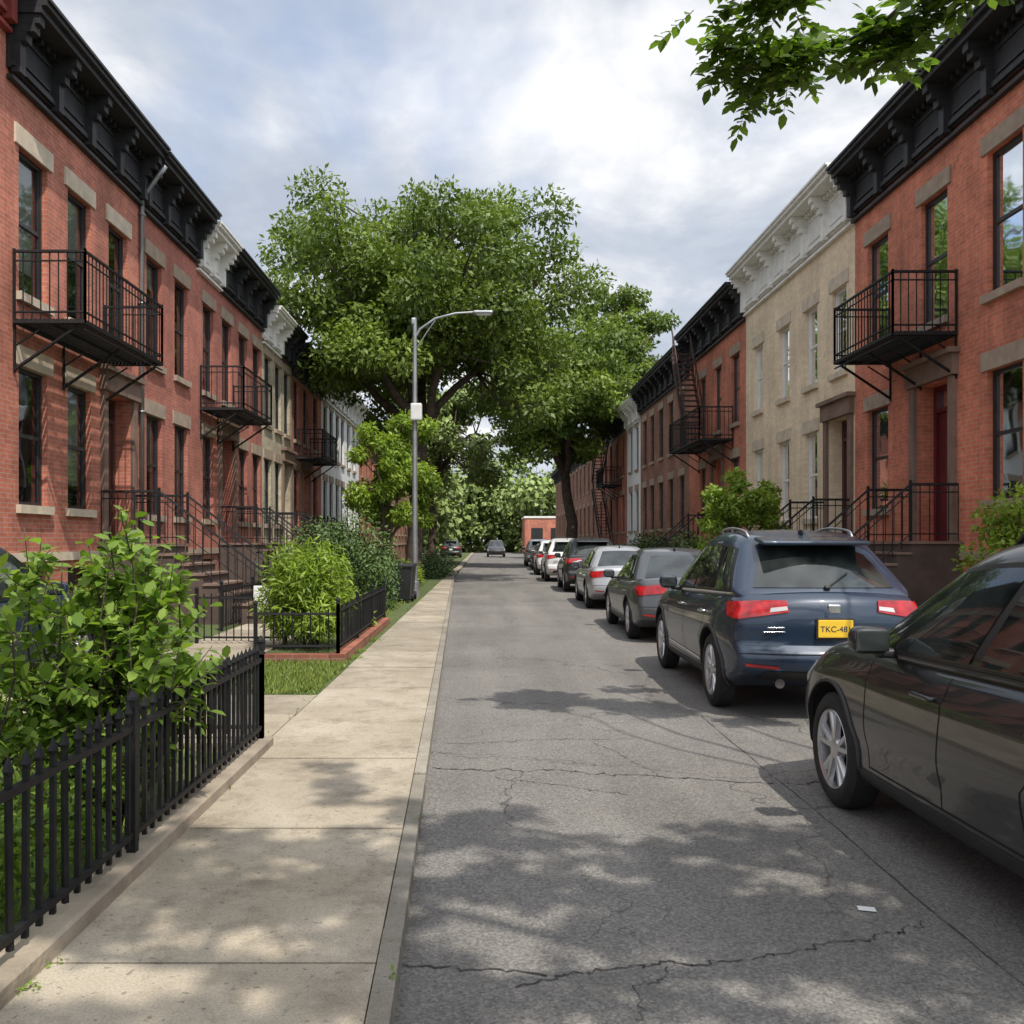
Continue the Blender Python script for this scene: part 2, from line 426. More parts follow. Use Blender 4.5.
grass('grass',[(-2.85,-1.66,9.15,11.45,9000,.085,.06),(-6.8,-1.85,0,6.7,7000,.085,.1),(-1.7,-1.62,7,120,900,.09,.05),(-6.9,-2.9,9.2,11.4,5000,.085,.06),(-3,-1.9,17,26,3000,.085,.08)])

# ------------------------------------------------------------------ fences
def fence_line(mb,p,q,zb,h,sp=.105,tip=True,r=.0085):
    p=np.array(p,float);q=np.array(q,float);Lf=np.linalg.norm(q-p);n=int(Lf/sp);d=(q-p)/Lf
    for i in range(n+1):
        c=p+d*(i*Lf/n); jx=random.uniform(-.004,.004)
        mb.tube([(c[0],c[1],zb+.04),(c[0]+jx,c[1]+jx,zb+h-.07)],r*1.3,0,4)
        if tip: mb.tube([(c[0]+jx,c[1]+jx,zb+h-.07),(c[0]+jx,c[1]+jx,zb+h-.055),(c[0]+jx,c[1]+jx,zb+h)],[r*1.3,r*2,.001],0,6)
    for z in (zb+.09,zb+h-.13):
        mb.bar((p[0],p[1],z),(q[0],q[1],z),.02)
    for c in ([p,q] if Lf<3 else [p+d*Lf*t for t in (0,.33,.66,1)]):
        mb.bar((c[0],c[1],zb-.05),(c[0],c[1],zb+h+.0),.03)
        mb.tube([(c[0],c[1],zb+h),(c[0],c[1],zb+h+.015),(c[0],c[1],zb+h+.045)],[.034,.03,.004],0,8)
random.seed(1)
f=empty('iron_fence'); mb=MB()
fence_line(mb,(-1.62,-.5),(-1.62,6.75),.16,.71,r=.011); fence_line(mb,(-1.62,6.75),(-2.7,6.75),.16,.62,sp=.11,r=.01); mb.build('railings',[IRON],f)
mb=MB(); mb.box(-1.73,-1.545,-3,6.84,-.05,.17); mb.box(-4.2,-1.735,6.66,6.84,-.05,.165)
o=mb.build('stone_base',[simple('fence_base_stone',(.3,.25,.19),.9,var=.35,scale=2.5,bumps=.5)],f)
bv=o.modifiers.new('b','BEVEL'); bv.width=.012
f=empty('iron_fence'); mb=MB()
fence_line(mb,(-1.82,11.6),(-1.82,17),.2,.66,tip=False,r=.007); fence_line(mb,(-2.85,11.6),(-1.82,11.6),.2,.62,tip=False,r=.007)
mb.build('railings',[IRON],f)
mb=MB(); mb.box(-1.9,-1.72,11.5,17,-.05,.2); mb.box(-2.9,-1.905,11.5,11.68,-.05,.195); mb.build('brick_base',[BRKERB],f)
f=empty('iron_fence'); mb=MB(); fence_line(mb,(-4.2,13.6),(-2.9,13.6),.1,.8,tip=False,r=.007)
fence_line(mb,(-4.4,15.6),(-4.4,22),.1,.8,tip=False,r=.007); mb.build('railings',[IRON],f)
f=empty('yard_sign'); mb=MB(); mb.rbox((-3.2,13.52,.75),(.3,.015,.4),.006); mb.bar((-3.2,13.54,.08),(-3.2,13.54,.7),.012); mb.build('panel',[simple('sign_white',(.75,.75,.73),.5,var=.04)],f)
f=empty('garden_light'); mb=MB(); mb.rbox((-1.84,3.45,.36),(.06,.06,.07),.03); mb.bar((-1.84,3.45,.05),(-1.84,3.45,.33),.006); mb.build('globe_and_stake',[MATS['sign_white']],f,True)

# ------------------------------------------------------------------ houses
def make_house(name,side,x0,s0,s1,H,brickm,cornm,wins,doors,upz=(5.35,7.55),loz=(2.15,4.25),floor=1.55,
               frame=FRAMEK,lint=STONE,ww=.92,corn_h=1.0,balc=None,stoop=None,doorm=DOORB,depth=11,corn_split=None,chim=None):
    par=empty(name,(0,0,0)); sg=1 if side=='L' else -1
    X=lambda n: x0+sg*n
    e=.004; s0+=e; s1-=e
    ops=[]
    for c in wins:
        ops.append((c-ww/2,c+ww/2,upz[0],upz[1],'w'))
        if not any(abs(c-d)<.8 for d in doors): ops.append((c-ww/2,c+ww/2,loz[0],loz[1],'w'))
    for d in doors: ops.append((d-.62,d+.62,floor,loz[1]+.12,'d'))
    for c in wins:
        if not any(abs(c-d)<1.2 for d in doors): ops.append((c-ww/2,c+ww/2,.45,1.15,'b'))
    ops=[o for o in ops if o[0]>s0+.1 and o[1]<s1-.1]
    mb=MB()
    sb=sorted(set([s0,s1]+[o[0] for o in ops]+[o[1] for o in ops])); zb=sorted(set([-.1,1.45,H-.05]+[o[2] for o in ops]+[o[3] for o in ops]))
    for a,b in zip(sb[:-1],sb[1:]):
        for c,d in zip(zb[:-1],zb[1:]):
            ms,mz=(a+b)/2,(c+d)/2
            if any(o[0]<ms<o[1] and o[2]<mz<o[3] for o in ops): continue
            mb.face([(X(0),a,c),(X(0),b,c),(X(0),b,d),(X(0),a,d)],0)
    dep=.2
    for o in ops:
        dd=dep if o[4]!='d' else .42
        for (p,q) in (((o[0],o[2]),(o[1],o[2])),((o[0],o[3]),(o[1],o[3])),((o[0],o[2]),(o[0],o[3])),((o[1],o[2]),(o[1],o[3]))):
            mb.face([(X(0),p[0],p[1]),(X(0),q[0],q[1]),(X(-dd),q[0],q[1]),(X(-dd),p[0],p[1])],0)
    for s in (s0,s1): mb.face([(X(0),s,-.1),(X(-depth),s,-.1),(X(-depth),s,H-.05),(X(0),s,H-.05)],0)
    mb.face([(X(-depth),s0,-.1),(X(-depth),s1,-.1),(X(-depth),s1,H-.05),(X(-depth),s0,H-.05)],0)
    mb.face([(X(0),s0,H-.05),(X(-depth),s0,H-.05),(X(-depth),s1,H-.05),(X(0),s1,H-.05)],1)
    if chim:
        for c in chim: mb.box(X(-.6),X(-1.4),c-.4,c+.4,H-.06,H+.9,0); mb.box(X(-.55),X(-1.45),c-.45,c+.45,H+.901,H+1.0,0); mb.tube([(X(-1),c,H+1.0),(X(-1),c,H+1.25)],.12,0,10)
    mb.build('walls_and_roof',[brickm,ROOFM],par,recalc=False)
    mb=MB(); mb.face([(X(-.9),s0+.02,0.1),(X(-.9),s1-.02,0.1),(X(-.9),s1-.02,H-.2),(X(-.9),s0+.02,H-.2)])
    for z in (1.3,4.8): mb.face([(X(-.21),s0+.02,z),(X(-.21),s1-.02,z),(X(-.9),s1-.02,z),(X(-.9),s0+.02,z)])
    mb.build('interior_dark_sheets',[ROOM_DARK],par,recalc=False)  # dark sheets behind the glass, room shade put into their colour
    wf=MB(); gl=MB(); tr=MB(); bl=MB(); dr=MB()
    def B(m,a,b,n0,n1,z0,z1,mi=0): m.box(X(n0),X(n1),a,b,z0,z1,mi)
    for a,b,z0,z1,k in ops:
        if k in 'wb':
            t=.055; i=.003
            B(wf,a+i,a+t,-.16,-.09,z0+i,z1-i); B(wf,b-t,b-i,-.16,-.09,z0+i,z1-i)
            B(wf,a+t+i,b-t-i,-.158,-.088,z1-t-.01,z1-i); B(wf,a+t+i,b-t-i,-.158,-.088,z0+i,z0+t)
            if k=='w':
                zm=(z0+z1)/2+.02
                B(wf,a+t+i,b-t-i,-.15,-.1,zm-.03,zm+.03)
                for aa in (a+t+i,b-t-i-.035): B(wf,aa,aa+.035,-.148,-.104,z0+t+i,z1-t-.015)
            gl.face([(X(-.128),a+.02,z0+.02),(X(-.128),b-.02,z0+.02),(X(-.128),b-.02,z1-.02),(X(-.128),a+.02,z1-.02)])
            if k=='w' and random.random()<.75:
                h=random.choice([.25,.45,.5,.55,.8]); zz=z1-(z1-z0)*h
                bl.face([(X(-.2),a+.04,zz),(X(-.2),b-.04,zz),(X(-.2),b-.04,z1-.03),(X(-.2),a+.04,z1-.03)])
            if k=='w':
                B(tr,a-.14,b+.14,-.03,.035,z1+.002,z1+.3); B(tr,a-.08,b+.08,-.06,.08,z0-.13,z0-.002)
        else:
            B(dr,a+.003,a+.1,-.4,-.3,z0+.003,z1-.003); B(dr,b-.1,b-.003,-.4,-.3,z0+.003,z1-.003); B(dr,a+.103,b-.103,-.398,-.302,z1-.48,z1-.4); B(dr,a+.103,b-.103,-.398,-.302,z1-.08,z1-.003)
            B(dr,a+.103,b-.103,-.39,-.35,z0+.003,z1-.483)
            for (u0,u1) in ((.12,.46),(.54,.88)):
                for (v0,v1) in ((.06,.32),(.38,.94)):
                    w=(b-a-.2); h=z1-.483-z0; B(dr,a+.1+w*u0,a+.1+w*u1,-.352,-.335,z0+h*v0,z0+h*v1)
            dr.rbox((X(-.32),a+.2,z0+1.0),(.05,.05,.05),.024,1)
            gl.face([(X(-.37),a+.1,z1-.4),(X(-.37),b-.1,z1-.4),(X(-.37),b-.1,z1-.08),(X(-.37),a+.1,z1-.08)])
            B(tr,a-.2,a-.01,-.03,.07,z0,z1+.0,1); B(tr,b+.01,b+.2,-.03,.07,z0,z1,1); B(tr,a-.26,b+.26,-.03,.12,z1+.003,z1+.36,1); B(tr,a-.32,b+.32,-.02,.2,z1+.363,z1+.45,1)
    B(tr,s0,s1,-.05,.05,1.28,1.42)
    wf.build('window_frames',[frame],par); gl.build('window_glass',[GLASS],par,recalc=False)
    if bl.v: bl.build('blinds',[BLIND],par,recalc=False)
    tr.build('lintels_and_sills',[lint,STOOP],par)
    if dr.v: dr.build('doors',[doorm,METALG],par)
    cb=MB(); parts=[(s0,s1,0)] if not corn_split else [(s0,corn_split[0],0),(corn_split[0],s1,1)]
    for a,b,mi in parts:
        zc=H-corn_h
        B(cb,a,b,-.02,.07,zc,H-.2,mi); B(cb,a+.002,b-.002,-.02,.13,zc+.03,zc+.11,mi); B(cb,a+.002,b-.002,-.02,.1,zc-.16,zc-.1,mi)
        B(cb,a-.0,b+.0,-.3,.52,H-.2,H-.1,mi); B(cb,a-.002,b+.002,-.3,.6,H-.098,H-.03,mi); B(cb,a,b,-.3,.64,H-.028,H+.02,mi)
        n=max(2,round((b-a)/1.3))
        for i in range(n+1):
            c=a+.12+(b-a-.24)*i/n
            for (n0,n1,z0,z1) in ((.05,.47,H-.34,H-.203),(.05,.4,H-.46,H-.343),(.05,.28,H-.6,H-.463),(.05,.19,zc-.05,H-.603)):
                B(cb,c-.085,c+.085,n0,n1,z0,z1,mi)
            if i<n:
                w=(b-a-.24)/n
                B(cb,c+.2,c+w-.2,.04,.1,zc+.2,zc+.24,mi); B(cb,c+.2,c+w-.2,.04,.1,H-.42,H-.38,mi)
        k=int((b-a)/.2)
        for i in range(k):
            c=a+(i+.5)*(b-a)/k; B(cb,c-.045,c+.045,.06,.2,H-.3,H-.21,mi)
    cb.build('cornice',[cornm if not isinstance(cornm,tuple) else cornm[0],cornm[1] if isinstance(cornm,tuple) else cornm],par)
    if balc:
        ib=MB(); a,b,z,nn=balc
        for (p,q) in (((a,.02),(a,nn)),((b,.02),(b,nn)),((a,nn),(b,nn)),((a,.05),(b,.05)),((a,nn*.5),(b,nn*.5))):
            ib.bar((X(p[1]),p[0],z-.05),(X(q[1]),q[0],z-.05),.04)
        k=int(nn/.07)
        for i in range(k): n_=.05+(nn-.08)*i/k; B(ib,a,b,n_,n_+.042,z-.02,z,0)
        def rail(p,q):
            ib.bar((X(p[1]),p[0],z+1.0),(X(q[1]),q[0],z+1.0),.026); ib.bar((X(p[1]),p[0],z+.1),(X(q[1]),q[0],z+.1),.018); ib.bar((X(p[1]),p[0],z+.86),(X(q[1]),q[0],z+.86),.014)
            Lr=math.hypot(p[0]-q[0],p[1]-q[1]); k=max(3,int(Lr/.13))
            for i in range(k+1):
                t=i/k; s_=p[0]+(q[0]-p[0])*t; n_=p[1]+(q[1]-p[1])*t; r=.024 if i in(0,k) else .0105
                ib.bar((X(n_),s_,z-.05),(X(n_),s_,z+(1.04 if i in (0,k) else 1.0)),r)
        rail((a,.03),(a,nn)); rail((b,.03),(b,nn)); rail((a,nn),(b,nn))
        for s_ in (a+.03,(a+b)/2,b-.03):
            ib.bar((X(.02),s_,z-.75),(X(nn*.9),s_,z-.1),.026); ib.bar((X(.02),s_,z-.8),(X(.02),s_,z-.08),.022); ib.bar((X(.02),s_,z-.4),(X(nn*.42),s_,z-.12),.015)
        ib.bar((X(nn),a,z-.16),(X(nn),b,z-.16),.016)
        ib.build('iron_balcony',[IRON],par)
    if stoop:
        for (c,w,land,nst,runs) in stoop:
            sm=MB(); B(sm,c-w/2,c+w/2,.005,land,0,floor-.055); rise=(floor-.1)/nst
            for i in range(nst-1):
                z=floor-rise*(i+1); n0=land+runs*i
                B(sm,c-w/2+.002,c+w/2-.002,n0+.001,n0+runs,0,z-.04); B(sm,c-w/2-.03,c+w/2+.03,n0+.002,n0+runs+.03,z-.039,z,1)
            B(sm,c-w/2-.04,c+w/2+.04,.006,land+.03,floor-.05,floor,1)
            sm.build('stoop_steps',[STOOPD,STOOP],par)
            im=MB(); nend=land+runs*(nst-1)
            for s_ in (c-w/2+.04,c+w/2-.04):
                path=[(.05,floor),(land,floor),(nend,.1)]
                for (p,q) in zip(path[:-1],path[1:]):
                    for h in (.95,.82,.12): im.bar((X(p[0]),s_,p[1]+h),(X(q[0]),s_,q[1]+h),.028 if h==.95 else .013)
                    k=max(2,int((q[0]-p[0])/.15))
                    for i in range(k+1):
                        t=i/k; n_=p[0]+(q[0]-p[0])*t; z=p[1]+(q[1]-p[1])*t; im.bar((X(n_),s_,z),(X(n_),s_,z+.94),.0095)
                im.bar((X(nend+.05),s_,.05),(X(nend+.05),s_,1.15),.045); im.rbox((X(nend+.05),s_,1.2),(.12,.12,.1),.04); im.bar((X(land),s_,floor),(X(land),s_,floor+1.02),.03)
            im.build('stoop_railings',[IRON],par)
    return par
random.seed(11)
XL=-7.0; XR=8.0
make_house('brick_house','L',XL,4,13.62,10.2,BR_RED,REDP,[6,8.5,11],[11],doorm=DOORB)
make_house('brick_house','L',XL,13.62,18.9,9.55,BR_RED,BLACKP,[14.45,16.1,17.8],[17.8],lint=STONEL,balc=(13.8,17.1,4.9,1.08),stoop=[(17.7,1.7,1.1,8,.27)],doorm=DOORB)
make_house('brick_house','L',XL,18.9,22.6,9.5,BR_RED2,BLACKP,[19.75,21.5],[])
make_house('brick_house','L',XL,22.6,29.3,9.35,BR_RED2,(WHITEP,BLACKP),[23.6,25.3,27.0,28.6],[25.3],balc=(22.9,25.9,4.9,1.08),stoop=[(25.3,1.6,1.0,8,.27)],corn_split=(24.6,))
make_house('tan_brick_house','L',XL,29.3,33.8,9.0,BR_TAN2,(WHITEP,BLACKP),[30.1,31.6,33.0],[33.0],frame=FRAMEK,corn_split=(31.8,),stoop=[(30.6,1.6,1,8,.27)])
make_house('brick_house','L',XL,33.8,40,8.8,BR_RED,BLACKP,[34.7,36.5,38.6],[36.5],balc=(34.2,37.4,4.7,1.05),stoop=[(36.5,1.6,1,8,.27)])
make_house('white_house','L',XL,40,52,8.9,BR_WHITE,WHITEP,[41,42.6,44.4,46,48,50],[],frame=FRAMEK)
make_house('brick_house','L',XL,52,60,8.9,BR_RED,BLACKP,[53.5,56,58.5],[])
make_house('brick_house','L',XL,60,95,9,BR_BROWN,BLACKP,[62+3*i for i in range(11)],[])
make_house('brick_house','R',XR,10.4,20.05,9.6,BR_RIGHT,BLACKP,[12.0,14.3,16.55,18.9],[16.55],lint=STONE,upz=(5.5,7.75),loz=(2.25,4.3),floor=1.6,balc=(15.7,18.3,5.15,1.1),stoop=[(16.45,1.8,.85,8,.24)],doorm=DOORR,ww=.98)
make_house('tan_brick_house','R',XR,20.05,28.4,9.75,BR_TAN,WHITEP,[20.95,22.75,24.8,27.1],[20.95],frame=FRAMEW,lint=STONEL,corn_h=1.15,stoop=[(20.95,1.6,.85,8,.24)],ww=.85,upz=(5.4,7.3))
make_house('brick_house','R',XR,28.4,36.2,9.5,BR_RIGHT,BLACKP,[29.6,31.8,34.0],[31.8],balc=(29.8,34.5,4.9,1.1),chim=[28.95],stoop=[(31.8,1.6,.85,8,.24)])
make_house('brick_house','R',XR,36.2,47.5,9.2,BR_BROWN,BLACKP,[37.6,39.8,42,44.2,46.2],[],chim=[37])
make_house('white_house','R',XR,47.5,52,8.9,BR_WHITE,WHITEP,[48.6,50.6],[])
make_house('brick_house','R',XR,52,66,9,BR_RED,BLACKP,[53.5,56,58.5,61,63.5],[],balc=(54,57,4.9,1.1))
make_house('brick_house','R',XR,66,104,9,BR_BROWN,BLACKP,[68+3*i for i in range(12)],[])
f=empty('brick_building'); mb=MB(); mb.box(5.0,16,114,122,-.1,4.4,0); mb.box(4.9,16.1,113.9,122.1,4.405,4.65,1)
for i in range(4): mb.box(5.8+i*2.4,7.2+i*2.4,113.93,113.99,1.4,3.2,2)
mb.build('walls_windows_and_parapet',[BR_RED,WHITEP,FRAMEK],f)
f=empty('drainpipe'); mb=MB(); mb.tube([(-6.45,18.85,9.2),(-6.6,18.85,9.0),(-6.94,18.87,8.55),(-6.94,18.87,.1)],.05,0,8)
for z in (2,4.2,6.4,8.2): mb.box(-7.0,-6.88,18.8,18.94,z,z+.04)
mb.build('pipe',[METALG],f,True)
def fire_stairs(y0,y1,z0,z1,x=6.95,w=.65):
    f=empty('fire_escape_stairs'); mb=MB(); n=int((z1-z0)/.2)
    for xx in (x,x+w):
        mb.bar((xx,y0,z0),(xx,y1,z1),.05); mb.bar((xx,y0,z0+.9),(xx,y1,z1+.9),.03)
        for i in range(0,n+1,2):
            t=i/n; mb.bar((xx,y0+(y1-y0)*t,z0+(z1-z0)*t),(xx,y0+(y1-y0)*t,z0+(z1-z0)*t+.9),.018)
    for i in range(n+1):
        t=i/n; yy=y0+(y1-y0)*t; zz=z0+(z1-z0)*t; mb.box(x,x+w,yy-.12,yy+.12,zz-.02,zz+.015)
    mb.build('stairs',[simple('rusty_iron',(.05,.025,.02),.6)],f)
fire_stairs(32.0,34.4,4.9,8.5); fire_stairs(54,60,.2,4.9); fire_stairs(60,55,5.4,8.8)

# ------------------------------------------------------------------ street lamp
f=empty('street_lamp',(-1.86,25,0)); mb=MB()
mb.tube([(0,0,.08),(0,0,.5),(0,0,.52),(0,0,7.3),(0,0,7.6)],[.13,.12,.085,.055,.05],0,12)
arm=[(0,0,7.05),(.15,0,7.3),(.55,0,7.58),(1.1,0,7.72),(1.6,0,7.75)]
mb.tube(arm,[.035,.035,.032,.03,.028],0,8); mb.tube([(0,0,6.7),(.35,0,7.25),(.6,0,7.6)],.016,0,6)
mb.rbox((1.83,0,7.74),(.55,.2,.1),.05,0); mb.rbox((1.85,0,7.69),(.4,.14,.05),.02,1)
mb.rbox((.05,-.1,5.05),(.3,.24,.46),.03,2); mb.rbox((-.04,.0,7.5),(.12,.12,.2),.04,0)
mb.build('pole_arm_and_head',[METALG,simple('lamp_lens',(.6,.6,.55),.3,var=.05),simple('lamp_box',(.6,.6,.58),.5,var=.1)],f,True,40)

def bin_(x,y,col):
    f=empty('trash_bin',(x,y,.1)); mb=MB()
    b=[(-.24,-.26,.08),(.24,-.26,.08),(.24,.26,.08),(-.24,.26,.08)]; t=[(-.29,-.33,.85),(.29,-.33,.85),(.29,.33,.85),(-.29,.33,.85)]
    mb.face(b)
    for i in range(4): mb.face([b[i],b[(i+1)%4],t[(i+1)%4],t[i]])
    mb.rbox((0,0,.89),(.64,.72,.09),.03); mb.rbox((0,.36,.9),(.5,.06,.05),.02)
    for s in (-1,1): mb.lathe_x([(-.03,.02),(-.03,.1),(.03,.1),(.03,.02)],.27,.1,1,16,1,s*.27)
    mb.build('bin_body',[col,IRON],f)
BINB=simple('bin_black',(.015,.015,.017),.5)
bin_(-2.05,22.9,BINB); bin_(-2.05,23.8,BINB)

# ------------------------------------------------------------------ cars
def tab(T):
    xs=[a for a,_ in T]; ys=[b for _,b in T]
    def f(x):
        if x<=xs[0]: return ys[0]
        if x>=xs[-1]: return ys[-1]
        for i in range(len(xs)-1):
            if x<=xs[i+1]:
                t=(x-xs[i])/(xs[i+1]-xs[i])
                m0=(ys[i+1]-ys[i-1])/(xs[i+1]-xs[i-1]) if i>0 else (ys[1]-ys[0])/(xs[1]-xs[0])
                m1=(ys[i+2]-ys[i])/(xs[i+2]-xs[i]) if i+2<len(xs) else (ys[-1]-ys[-2])/(xs[-1]-xs[-2])
                h=xs[i+1]-xs[i]; t2=t*t;t3=t2*t
                return (2*t3-3*t2+1)*ys[i]+(t3-2*t2+t)*h*m0+(-2*t3+3*t2)*ys[i+1]+(t3-t2)*h*m1
    return f
SPEC={
 'suv':dict(L=4.6,W=1.84,top=[(0,1.1),(.4,1.12),(2.5,1.05),(3.3,1.04),(3.8,.99),(4.3,.91),(4.6,.8)],low=[(0,.34),(.5,.25),(3.9,.23),(4.6,.3)],
   rear=[(0,.2),(.1,.05),(.25,0),(.36,.01),(.42,.07),(.7,.06),(.9,.1),(1,.16)],front=[(0,.12),(.3,0),(.7,.02),(1,.22)],
   g=dict(yb=(.15,3.5),yt=(.8,2.42),roof=[(0,1.6),(.3,1.67),(.65,1.68),(1,1.61)],wb=.865,wt=.6),wr=.355,ax=(.92,3.66),
   win=[(.06,.22),(.25,.525),(.55,.93)],rb=(.19,.86,.82)),
 'hatch':dict(L=4.15,W=1.78,top=[(0,1.02),(.4,1.04),(2.3,1.0),(2.95,1.0),(3.4,.96),(3.85,.86),(4.15,.72)],low=[(0,.32),(.5,.24),(3.6,.22),(4.15,.27)],
   rear=[(0,.14),(.12,.03),(.3,0),(.45,.03),(.75,.06),(1,.14)],front=[(0,.12),(.3,0),(.7,.03),(1,.22)],
   g=dict(yb=(.1,3.2),yt=(.6,2.15),roof=[(0,1.53),(.3,1.6),(.6,1.61),(1,1.54)],wb=.84,wt=.6),wr=.345,ax=(.75,3.2),
   win=[(.06,.2),(.225,.5),(.53,.93)],rb=(.18,.86,.82)),
 'sedan':dict(L=4.75,W=1.8,top=[(0,.93),(.25,.99),(.9,.97),(2.5,.92),(3.4,.92),(3.9,.87),(4.4,.77),(4.75,.66)],low=[(0,.32),(.5,.22),(4,.2),(4.75,.25)],
   rear=[(0,.16),(.12,.03),(.3,0),(.5,.02),(.75,.05),(1,.06)],front=[(0,.12),(.3,0),(.7,.04),(1,.25)],
   g=dict(yb=(.55,3.65),yt=(1.45,2.5),roof=[(0,1.38),(.35,1.44),(.65,1.45),(1,1.4)],wb=.82,wt=.55),wr=.325,ax=(.98,3.72),
   win=[(.12,.2),(.22,.5),(.53,.92)],rb=(.16,.9,.84)),
}
TYRE=simple('tyre_rubber',(.014,.014,.014),.8,var=.3,scale=15)
RIM=simple('alloy_rim',(.5,.5,.51),.3,metal=.85,var=.1)
DARKP=simple('black_plastic',(.018,.018,.019),.5,var=.2)
CHROME=simple('chrome',(.6,.6,.62),.15,metal=1,var=.05)
WELL=simple('wheel_well',(.006,.006,.006),.9)
def carglass():
    m,nt,b=new_mat('car_glass'); b.inputs['Roughness'].default_value=.03
    b.inputs['IOR'].default_value=1.5; p=pos(nt)
    c=ramp(nt,noise(nt,p,2.2,2),[(.4,(.008,.01,.01)),(.65,(.035,.042,.04))]); L(nt,c,b.inputs['Base Color'])
    b.inputs['Coat Weight'].default_value=.4; b.inputs['Coat Roughness'].default_value=.02
    return m
CGL=carglass()
TAIL=simple('tail_lamp_red',(.34,.008,.01),.2,var=.4,scale=12,coat=.6)
CLEARL=simple('clear_lamp',(.5,.5,.5),.12,var=.1,coat=1); PLATE=simple('yellow_plate',(.75,.48,.03),.4,var=.05); PLATEW=simple('white_plate',(.7,.7,.66),.4,var=.05)
REFL=simple('reflector_red',(.35,.02,.02),.3)
def paint(name,c,metal=.1,rough=.4):
    m,nt,b=new_mat(name); p=pos(nt)
    s=N(nt,'ShaderNodeSeparateXYZ'); L(nt,p,s.inputs[0])
    dirt=ramp(nt,mth(nt,'ADD',s.outputs[2],mth(nt,'MULTIPLY',noise(nt,p,5,3),.3)),[(.3,.25),(.6,0)])
    cc=mixc(nt,dirt,c,(.09,.088,.085)); L(nt,cc,b.inputs['Base Color'])
    b.inputs['Metallic'].default_value=metal; b.inputs['Roughness'].default_value=rough; b.inputs['Coat Weight'].default_value=.75; b.inputs['Coat Roughness'].default_value=.03
    return m
def make_car(kind,col,xc,yr,yaw=0,name='parked_car',plate='y',rails=False,detail=True):
    S=SPEC[kind]; Lc,Wc=S['L'],S['W']
    top,low,rear,front=tab(S['top']),tab(S['low']),tab(S['rear']),tab(S['front'])
    wt=tab([(0,.9),(.12,.96),(.4,1.0),(.62,.995),(.8,.97),(1,.9)])
    def wu(u):
        a=max(0,1-u/.2); b=max(0,1-(1-u)/.2); return 1-.10*a*a-.16*b*b
    def rnd(u,a,t,LL,WW,HH,r):
        h=(LL/2,WW/2,HH/2); p=[(u-.5)*LL,a*WW/2,(t-.5)*HH]
        q=[max(-h[i]+r,min(h[i]-r,p[i])) for i in range(3)]; d=[p[i]-q[i] for i in range(3)]; l=math.sqrt(sum(x*x for x in d))
        if l>1e-9: p=[q[i]+d[i]*r/l for i in range(3)]
        return p[0]/LL+.5,p[1]*2/WW,p[2]/HH+.5
    def body(u,a,t):
        u,a,t=rnd(u,a,t,Lc,Wc,.72,.07)
        yn=u*Lc; zl,zt=low(yn),top(yn)
        z=zl+t*(zt-zl)+.04*(1-a*a)*max(0,t-.5)*2
        x=a*Wc/2*wt(t)*wu(u)
        kr_=max(0,1-u/.15); kf=max(0,1-(1-u)/.2)
        y=yn+rear(t)*kr_-front(t)*kf+.15*a*a*kr_*kr_-.20*a*a*kf*kf
        x*=1+.01*math.exp(-((t-.78)/.035)**2)-.016*math.exp(-((t-.3)/.1)**2)
        return Vector((x,y,z))
    G=S['g']; roof=tab(G['roof'])
    def gh(u,a,t):
        u,a,t=rnd(u,a,t,2.6,1.4,.6,.1)
        y0=G['yb'][0]*(1-t)+G['yt'][0]*t; y1=G['yb'][1]*(1-t)+G['yt'][1]*t
        y=y0+(y1-y0)*u
        kf=max(0,1-(1-u)/.3); kr_=max(0,1-u/.25)
        y+=-.22*a*a*kf*kf*(1-.3*t)+.13*a*a*kr_*kr_
        zb=top(min(max(y,0),Lc))-.05
        z=zb+t*(roof(u)-zb)+.035*(1-a*a)*t
        w=G['wb']+(G['wt']-G['wb'])*(max(t,0)**1.25); w*=1-.06*kf*kf-.07*kr_*kr_
        return Vector((a*w,y,z))
    def boxmesh(fn,nu,na,nt_,eu,ea,et):
        def lin(n,e,lo=0,hi=1):
            s=[lo+(hi-lo)*x for x in (0,e*.33,e*.66,e)]; m=[lo+(hi-lo)*(e+(1-2*e)*i/n) for i in range(1,n)]
            return s+m+[lo+(hi-lo)*x for x in (1-e,1-e*.66,1-e*.33,1)]
        U=lin(nu,eu);A=lin(na,ea,-1,1);T=lin(nt_,et); mb=MB(); ids={}
        def vid(i,j,k):
            if (i,j,k) not in ids: ids[(i,j,k)]=len(mb.v); mb.v.append(tuple(fn(U[i],A[j],T[k])))
            return ids[(i,j,k)]
        nU,nA,nT=len(U)-1,len(A)-1,len(T)-1
        def q(*c): mb.f.append(tuple(vid(*x) for x in c)); mb.m.append(0)
        for i in range(nU):
            for j in range(nA):
                for k in (0,nT): q((i,j,k),(i+1,j,k),(i+1,j+1,k),(i,j+1,k))
            for k in range(nT):
                for j in (0,nA): q((i,j,k),(i+1,j,k),(i+1,j,k+1),(i,j,k+1))
        for j in range(nA):
            for k in range(nT):
                for i in (0,nU): q((i,j,k),(i,j+1,k),(i,j+1,k+1),(i,j,k+1))
        return mb
    par=empty(name,(xc,yr,0),yaw)
    cen=Vector((0,Lc/2,.7))
    bo=boxmesh(body,44,12,14,.02,.06,.1).build('body',[col],None,True)
    wr=S['wr']; cm=MB()
